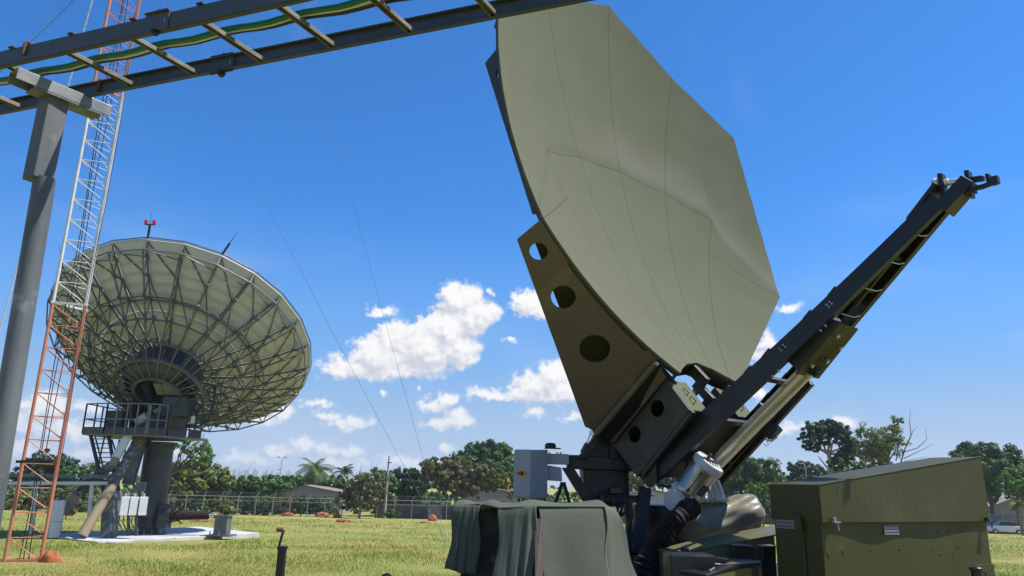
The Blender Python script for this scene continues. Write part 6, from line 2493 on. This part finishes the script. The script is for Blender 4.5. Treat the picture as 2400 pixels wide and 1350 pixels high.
# bush growing on the plinth
rgp = random.Random(90)
pb = thing('plinth_bush', V((pc.x, pc.y, pz + .03)), 'small pale green bush growing above the steel plinth', 'bush')
m = MB()
for _ in range(6):
    limb(m, wiggle(V((pc.x, pc.y + .1, pz + .02)), V((pc.x + rgp.uniform(-.25, .25), pc.y + .1, pz + .35)), rgp, .1), .02, .008, 5)
m.build('trunk', 'bark', pb)
m = MB()
c_ = V((pc.x, pc.y + .1, pz + .28))
leaf_cloud(m, [(c_, .36, .3, .36, .24), (c_ + V((.12, 0, -.06)), .28, .26, .28, .2)], 900, .075, rgp, .4)
m.build('crown', 'leaf_croton', pb)

# ---------------------------------------------------------------- earth mounds
def mound(px, py, rx, h, lab):
    p = ong(px, py)
    sc = p.y / FPX * 1.03
    rx, h = rx * sc, h * sc
    root = None
    rg = random.Random(int(px))
    m = MB()
    n, k = 22, 9
    vs = []
    for j in range(k):
        t = j / (k - 1)
        for i in range(n):
            a = 2 * math.pi * i / n
            r = rx * math.cos(t * 1.45) * (1 + rg.uniform(-.2, .2))
            vs.append(V((p.x + r * math.cos(a), p.y + r * .8 * math.sin(a), gz(p.y) - .05 + h * math.sin(t * 1.57) * (1 + rg.uniform(-.1, .1)))))
    m.add(vs, [(j * n + i, j * n + (i + 1) % n, (j + 1) * n + (i + 1) % n, (j + 1) * n + i) for j in range(k - 1) for i in range(n)] + [tuple(range((k - 1) * n, k * n))])
    o = m.build('earth_mound', 'mound_earth', smooth=60, loc=p)
    tag(o, lab, 'mound', 'orange earth mounds in the grass')


mound(116, 1318, 22, 27, 'orange earth mound at the foot of the lattice mast')
mound(675, 1210, 13, 9, 'leftmost small orange mound near the fence')
mound(755, 1212, 17, 11, 'wide orange mound in front of the gable house')
mound(789, 1214, 9, 12, 'pointed orange mound right of the wide one')
mound(804, 1224, 17, 8, 'flat orange mound nearest below the spindly shrub')
mound(1014, 1221, 10, 14, 'upright orange mound beside the guy wire foot')
mound(995, 1226, 12, 5, 'low orange mound left of the guy wire foot')
mound(470, 1222, 26, 5, 'flat orange mound behind the jack bellows')
mound(508, 1206, 12, 6, 'small orange mound behind the plinth bush')
mound(1508, 1268, 18, 11, 'orange mound seen between the trailer struts')

# ---------------------------------------------------------------- perimeter fence
YF = 95.0
fz = gz(YF)
fen = thing('perimeter_fence', V((0, YF, fz)), 'wire perimeter fence with angled concrete posts across the field', 'fence')
pm_ = MB()
pm_.box(V((0, 0, 1.1)), V((.055, 0, 0)), V((0, .055, 0)), UP * 1.15)
pm_.bar(V((0, 0, 2.2)), V((.28, 0, 2.75)), .09, .09, V((0, 1, 0)))
pmesh = local_mesh(pm_, 'post', 'post_concrete')
x_ = -78.0
while x_ < 78:
    o = link_part('post', pmesh, fen)
    o.location = (x_, 0, 0)
    x_ += 2.14
for h in (2.2, 1.72):
    m = MB()
    m.tube(V((-80, YF - .06, fz + h)), V((80, YF - .06, fz + h)), .035, n=6)
    m.build('rail', 'post_concrete', fen)
for k, h in enumerate((2.4, 2.55, 2.7)):
    m = MB()
    m.tube(V((-80, YF, fz + h)), V((80, YF, fz + h)), .008, n=4)
    m.build('barbed_wire', 'wire_steel', fen)
m = MB()
for h in [i * .2 for i in range(1, 11)]:
    m.tube(V((-80, YF, fz + h)), V((80, YF, fz + h)), .004, n=3)
xx_ = -80
while xx_ < 80:
    m.tube(V((xx_, YF, fz)), V((xx_, YF, fz + 2.2)), .004, n=3)
    xx_ += .3
tag(m.build('wire_mesh', 'wire_steel', fen), kind='stuff')

# ---------------------------------------------------------------- houses and walls
def gable_house(name, label, xl, xr, ridge, eave, Y, wallm, roofm, depth=7.0, apex=None, over=.5, wins=()):
    a, b = at(xl, eave, Y), at(xr, eave, Y)
    zr = at((xl + xr) / 2, ridge, Y).z
    ze = a.z
    z0_ = gz(Y)
    apx = at(apex, ridge, Y).x if apex else (a.x + b.x) / 2
    root = thing(name, V(((a.x + b.x) / 2, Y, z0_)), label, 'house')
    m = MB()
    prof = [V((a.x, Y, z0_)), V((b.x, Y, z0_)), V((b.x, Y, ze)), V((apx, Y, zr)), V((a.x, Y, ze))]
    m.prism(prof, V((0, depth, 0)))
    wl_ = m.build('wall', wallm, root, recalc=True)
    for p, q in ((V((a.x, Y, ze)), V((apx, Y, zr))), (V((apx, Y, zr)), V((b.x, Y, ze)))):
        d = (q - p).normalized()
        m = MB()
        s0_ = p - d * over if p.z < q.z else p
        s1_ = q + d * over if q.z < p.z else q
        n = max(4, int((s1_ - s0_).length / .5))
        nrm = V((-d.z, 0, d.x))
        if nrm.z < 0: nrm = -nrm
        vs = []
        for j, yy_ in enumerate((Y - over, Y + depth + over)):
            for t_ in (.03, .14):
                for i in range(n * 2 + 1):
                    vs.append(s0_.lerp(s1_, i / (n * 2)) + nrm * (t_) + V((0, yy_ - p.y, 0)))
        w_ = n * 2 + 1
        fs = []
        for i in range(w_ - 1):
            fs.append((i, i + 1, w_ + i + 1, w_ + i))
            fs.append((2 * w_ + i, 3 * w_ + i, 3 * w_ + i + 1, 2 * w_ + i + 1))
            fs.append((i, 2 * w_ + i, 2 * w_ + i + 1, i + 1))
            fs.append((w_ + i, w_ + i + 1, 3 * w_ + i + 1, 3 * w_ + i))
        fs += [(0, w_, 3 * w_, 2 * w_), (w_ - 1, 3 * w_ - 1, 4 * w_ - 1, 2 * w_ - 1)]
        m.add(vs, fs)
        m.build('roof_slope', roofm, root, recalc=True)
    for (x0_, y0_, x1_, y1_) in wins:
        p, q = at(x0_, y0_, Y), at(x1_, y1_, Y)
        m = MB()
        c_ = (p + q) / 2
        m.box(V((c_.x, Y - .03, c_.z)), V((abs(q.x - p.x) / 2 + .06, 0, 0)), V((0, .04, 0)), UP * (abs(p.z - q.z) / 2 + .06))
        f_ = m.build('window', 'house_white', wl_)
        m = MB()
        m.box(V((c_.x, Y - .06, c_.z)), V((abs(q.x - p.x) / 2, 0, 0)), V((0, .02, 0)), UP * (abs(p.z - q.z) / 2))
        m.build('pane', 'window_dark', f_)
    return root


gable_house('gable_house', 'low house with grey gable wall and cement roof under the palm', 648, 800, 1139, 1152, 106, 'house_wall', 'roof_cement', apex=715, wins=((700, 1165, 716, 1178),))
gable_house('gable_house', 'pale house with cement roof left of the electrical cabinet', 1095, 1215, 1143, 1156, 108, 'house_wall', 'roof_cement', apex=1143, wins=((1115, 1163, 1125, 1172),))
gable_house('white_hut', 'white hut with flat gable behind the trailer struts', 1455, 1600, 1150, 1160, 101, 'house_white', 'roof_cement', apex=1530, wins=((1545, 1183, 1565, 1197),))
gable_house('red_house', 'red walled house roof right of the tarpaulin bundle', 1740, 1830, 1176, 1183, 110, 'roof_tile', 'roof_cement', apex=1790)
gable_house('tile_house', 'house with orange tiled roof behind the yellow green tree', 528, 590, 1125, 1142, 125, 'house_wall', 'roof_tile', apex=560)
gable_house('corner_house', 'house with weathered roof at the right picture edge', 2325, 2440, 1168, 1186, 104, 'house_wall', 'roof_cement', apex=2375)
m = MB()
def wallbox(name, lab, xl, xr, top, Y, mt, th=.2):
    a, b = at(xl, top, Y), at(xr, top, Y)
    m = MB()
    z0_ = gz(Y)
    m.box(V(((a.x + b.x) / 2, Y, (z0_ + a.z) / 2)), V(((b.x - a.x) / 2, 0, 0)), V((0, th / 2, 0)), UP * ((a.z - z0_) / 2))
    root = thing(name, V(((a.x + b.x) / 2, Y, z0_)), lab, 'wall')
    m.build('panel_run', mt, root)
    m = MB()
    m.box(V(((a.x + b.x) / 2, Y, a.z + .04)), V(((b.x - a.x) / 2 + .05, 0, 0)), V((0, th / 2 + .05, 0)), UP * .04)
    m.build('coping', 'wall_grey', root)


wallbox('boundary_wall', 'dark boundary wall behind the fence right of the pole', 880, 1006, 1184, 99, 'wall_dark')
wallbox('gate_panel', 'pale grey gate panel in the dark boundary wall', 1007, 1035, 1184, 98.9, 'wall_grey')
wallbox('boundary_wall', 'dark boundary wall right of the pale gate panel', 1036, 1210, 1184, 99, 'wall_dark')
wallbox('boundary_wall', 'grey rendered wall at the right picture edge', 2325, 2460, 1206, 98, 'wall_grey')
wallbox('boundary_wall', 'grey wall below the white hut', 1440, 1640, 1196, 98.5, 'wall_grey')

# ---------------------------------------------------------------- poles and lamps
def upole():
    p0 = ong(903, 1198)
    p0 = V((at(905, 1150, 94).x, 94, gz(94)))
    root = thing('utility_pole', p0, 'concrete utility pole with slanted arm behind the fence', 'pole')
    top = at(912, 1069, 94)
    m = MB()
    m.tube(p0, V((p0.x + .1, 94, top.z)), .17, .1, n=10)
    m.build('pole', 'pole_concrete', root, smooth=40)
    m = MB()
    m.tube(at(909, 1128, 93.9), at(917, 1106, 93.9), .06, n=8)
    m.build('slanted_arm', 'pole_concrete', root)
    m = MB()
    m.bar(at(908, 1084, 93.9), at(918, 1084, 93.9), .08, .12, UP)
    m.build('cross_arm', 'bark', root)


upole()


def lamp(label, px, ytop, Y, heads, ybase=None):
    p = at(px, ytop, Y)
    foot = V((p.x, Y, gz(Y)))
    root = thing('street_lamp', foot, label, 'street lamp')
    m = MB()
    m.tube(foot, p, .09, .05, n=8)
    m.build('pole', 'lamp_grey', root, smooth=40)
    for (dx, dz) in heads:
        m = MB()
        q = p + V((dx, 0, dz))
        m.path([p, p + V((dx * .4, 0, dz * .8)), q], .035, 6)
        m.build('arm', 'lamp_grey', root, smooth=60)
        m = MB()
        m.box(q + V((dx * .25, 0, 0)), V((.28, 0, .04)), V((0, .12, 0)), UP * .06)
        m.build('lamp_head', 'lamp_grey', root, bevel=.02)


lamp('tall street lamp with two heads left of the palm', 661, 1076, 118, [(-.45, .3), (.45, .3)])
lamp('low street lamp behind the double lamp', 672, 1105, 125, [(-1.0, .3)])
lamp('white street lamp left of the tall forked tree', 1888, 1096, 95, [(-.4, .5)])
lamp('thin street lamp behind the spindly shrub', 812, 1130, 112, [(-1.4, 1.2)])
lamp('short street lamp right of the concrete pole', 945, 1105, 115, [(-.9, .3)])

# ---------------------------------------------------------------- parked cars
def car(label, px, py, Y, rz, paint, lenm=4.1):
    p = at(px, py, Y)
    p = V((p.x, Y, gz(Y)))
    root = thing('parked_car', p, label, 'car')
    c, s = math.cos(rz), math.sin(rz)
    ax, ay = V((c, s, 0)), V((-s, c, 0))

    def W3(a, b, z): return p + ax * a + ay * b + UP * z
    hl = lenm / 2
    m = MB()
    prof = [(-hl, .35), (-hl, .8), (-hl + .3, .95), (-.9, 1.0), (1.0, 1.0), (hl - .15, .85), (hl, .6), (hl, .3), (hl - .5, .25), (-hl + .4, .25)]
    m.prism([W3(a, -.82, z) for a, z in prof], ay * 1.64)
    bd = m.build('body', paint, root, bevel=.06, recalc=True)
    m = MB()
    pr = [(-1.35, .97), (-.95, 1.45), (.3, 1.5), (1.05, .97)]
    m.prism([W3(a, -.72, z) for a, z in pr], ay * 1.44)
    m.build('cabin', 'car_glass', root, bevel=.05, recalc=True)
    m = MB()
    m.prism([W3(a, -.7, z) for a, z in [(-.98, 1.44), (.32, 1.49), (.28, 1.53), (-.95, 1.48)]], ay * 1.4)
    m.build('roof', paint, root, bevel=.02, recalc=True)
    for a in (-1.25, 1.25):
        for b in (-.8, .8):
            m = MB()
            m.lathe([(.17, -.1), (.29, -.1), (.31, -.06), (.31, .06), (.29, .1), (.17, .1)], W3(a, b, .31), ay, 18, closed=True)
            w_ = m.build('wheel', 'tyre', root, smooth=40)
            m = MB()
            m.lathe([(.16, -.11), (.18, -.08), (.18, .08), (.16, .11)], W3(a, b, .31), ay, 14, closed=True)
            m.build('rim', 'bare_metal', w_, smooth=40)
    for b in (-.6, .6):
        m = MB()
        m.box(W3(hl - .06, b, .72), ax * .05, ay * .16, UP * .07)
        m.build('headlight', 'bare_metal', bd)


car('white car parked beyond the fence among the hedge clumps', 598, 1195, 100, .5, 'car_white')
car('white car parked before the grey wall at right', 2352, 1228, 94.5, 2.9, 'car_white')

# ---------------------------------------------------------------- far city and hill
rc = random.Random(77)
cm = []
for k in range(5):
    m = MB()
    w_, d_, h_ = rc.uniform(8, 13), rc.uniform(9, 13), rc.uniform(17, 24)
    m.box(V((0, 0, h_ / 2)), V((w_ / 2, 0, 0)), V((0, d_ / 2, 0)), UP * (h_ / 2))
    m.box(V((w_ * .1, 0, h_ + 1.2)), V((w_ * .22, 0, 0)), V((0, d_ * .25, 0)), UP * 1.2)
    for i in range(int(h_ / 3)):
        m.box(V((0, -d_ / 2 - .25, 1.5 + i * 3.0)), V((w_ * .42, 0, 0)), V((0, .25, 0)), UP * .5)
    cm.append(local_mesh(m, 'tower_block', 'city_block'))
px_ = 520
i = 0
while px_ < 1010:
    if px_ > 760 and px_ < 855 or px_ > 880:
        px_ += rc.uniform(14, 30)
    p = at(px_, 1126, 2600 + rc.uniform(-200, 200))
    o = bpy.data.objects.new('tower_block', cm[i % 5])
    COL.objects.link(o)
    hgt = rc.uniform(.9, 1.7)
    o.location = (p.x, p.y, -4)
    o.scale = (1, 1, hgt)
    tag(o, 'hazy pale tower block of the distant city skyline', 'building', 'distant city skyline')
    px_ += rc.uniform(4.5, 7.5)
    i += 1
m = MB()
hp_ = at(196, 1112, 4200)
n = 24
m.add([V((hp_.x - 260 + 520 * i / n, 4200, -5)) for i in range(n + 1)] + [V((hp_.x - 260 + 520 * i / n, 4200 + 300, -5 + 70 * math.exp(-((i / n - .5) / .2) ** 2) * (1 + .1 * math.sin(i * 3)))) for i in range(n + 1)] + [V((hp_.x - 260 + 520 * i / n, 4200 + 700, -5)) for i in range(n + 1)], [(j * (n + 1) + i, j * (n + 1) + i + 1, (j + 1) * (n + 1) + i + 1, (j + 1) * (n + 1) + i) for j in range(2) for i in range(n)])
tag(m.build('hill', 'hill_far', smooth=180), kind='structure')

# ---------------------------------------------------------------- air
hz = MB()
hz.box(V((0, 2200, 16)), V((3400, 0, 0)), V((0, 2800, 0)), UP * 44)
hm = bpy.data.materials.new('haze_air')
hm.use_nodes = True
hm.node_tree.nodes.clear()
ho = hm.node_tree.nodes.new('ShaderNodeOutputMaterial')
pv = hm.node_tree.nodes.new('ShaderNodeVolumePrincipled')
pv.inputs['Color'].default_value = (.86, .92, 1.0, 1)
pv.inputs['Density'].default_value = .00028
pv.inputs['Anisotropy'].default_value = .2
hm.node_tree.links.new(pv.outputs[0], ho.inputs['Volume'])
MATS['haze_air'] = hm
tag(hz.build('haze', 'haze_air'), kind='stuff')
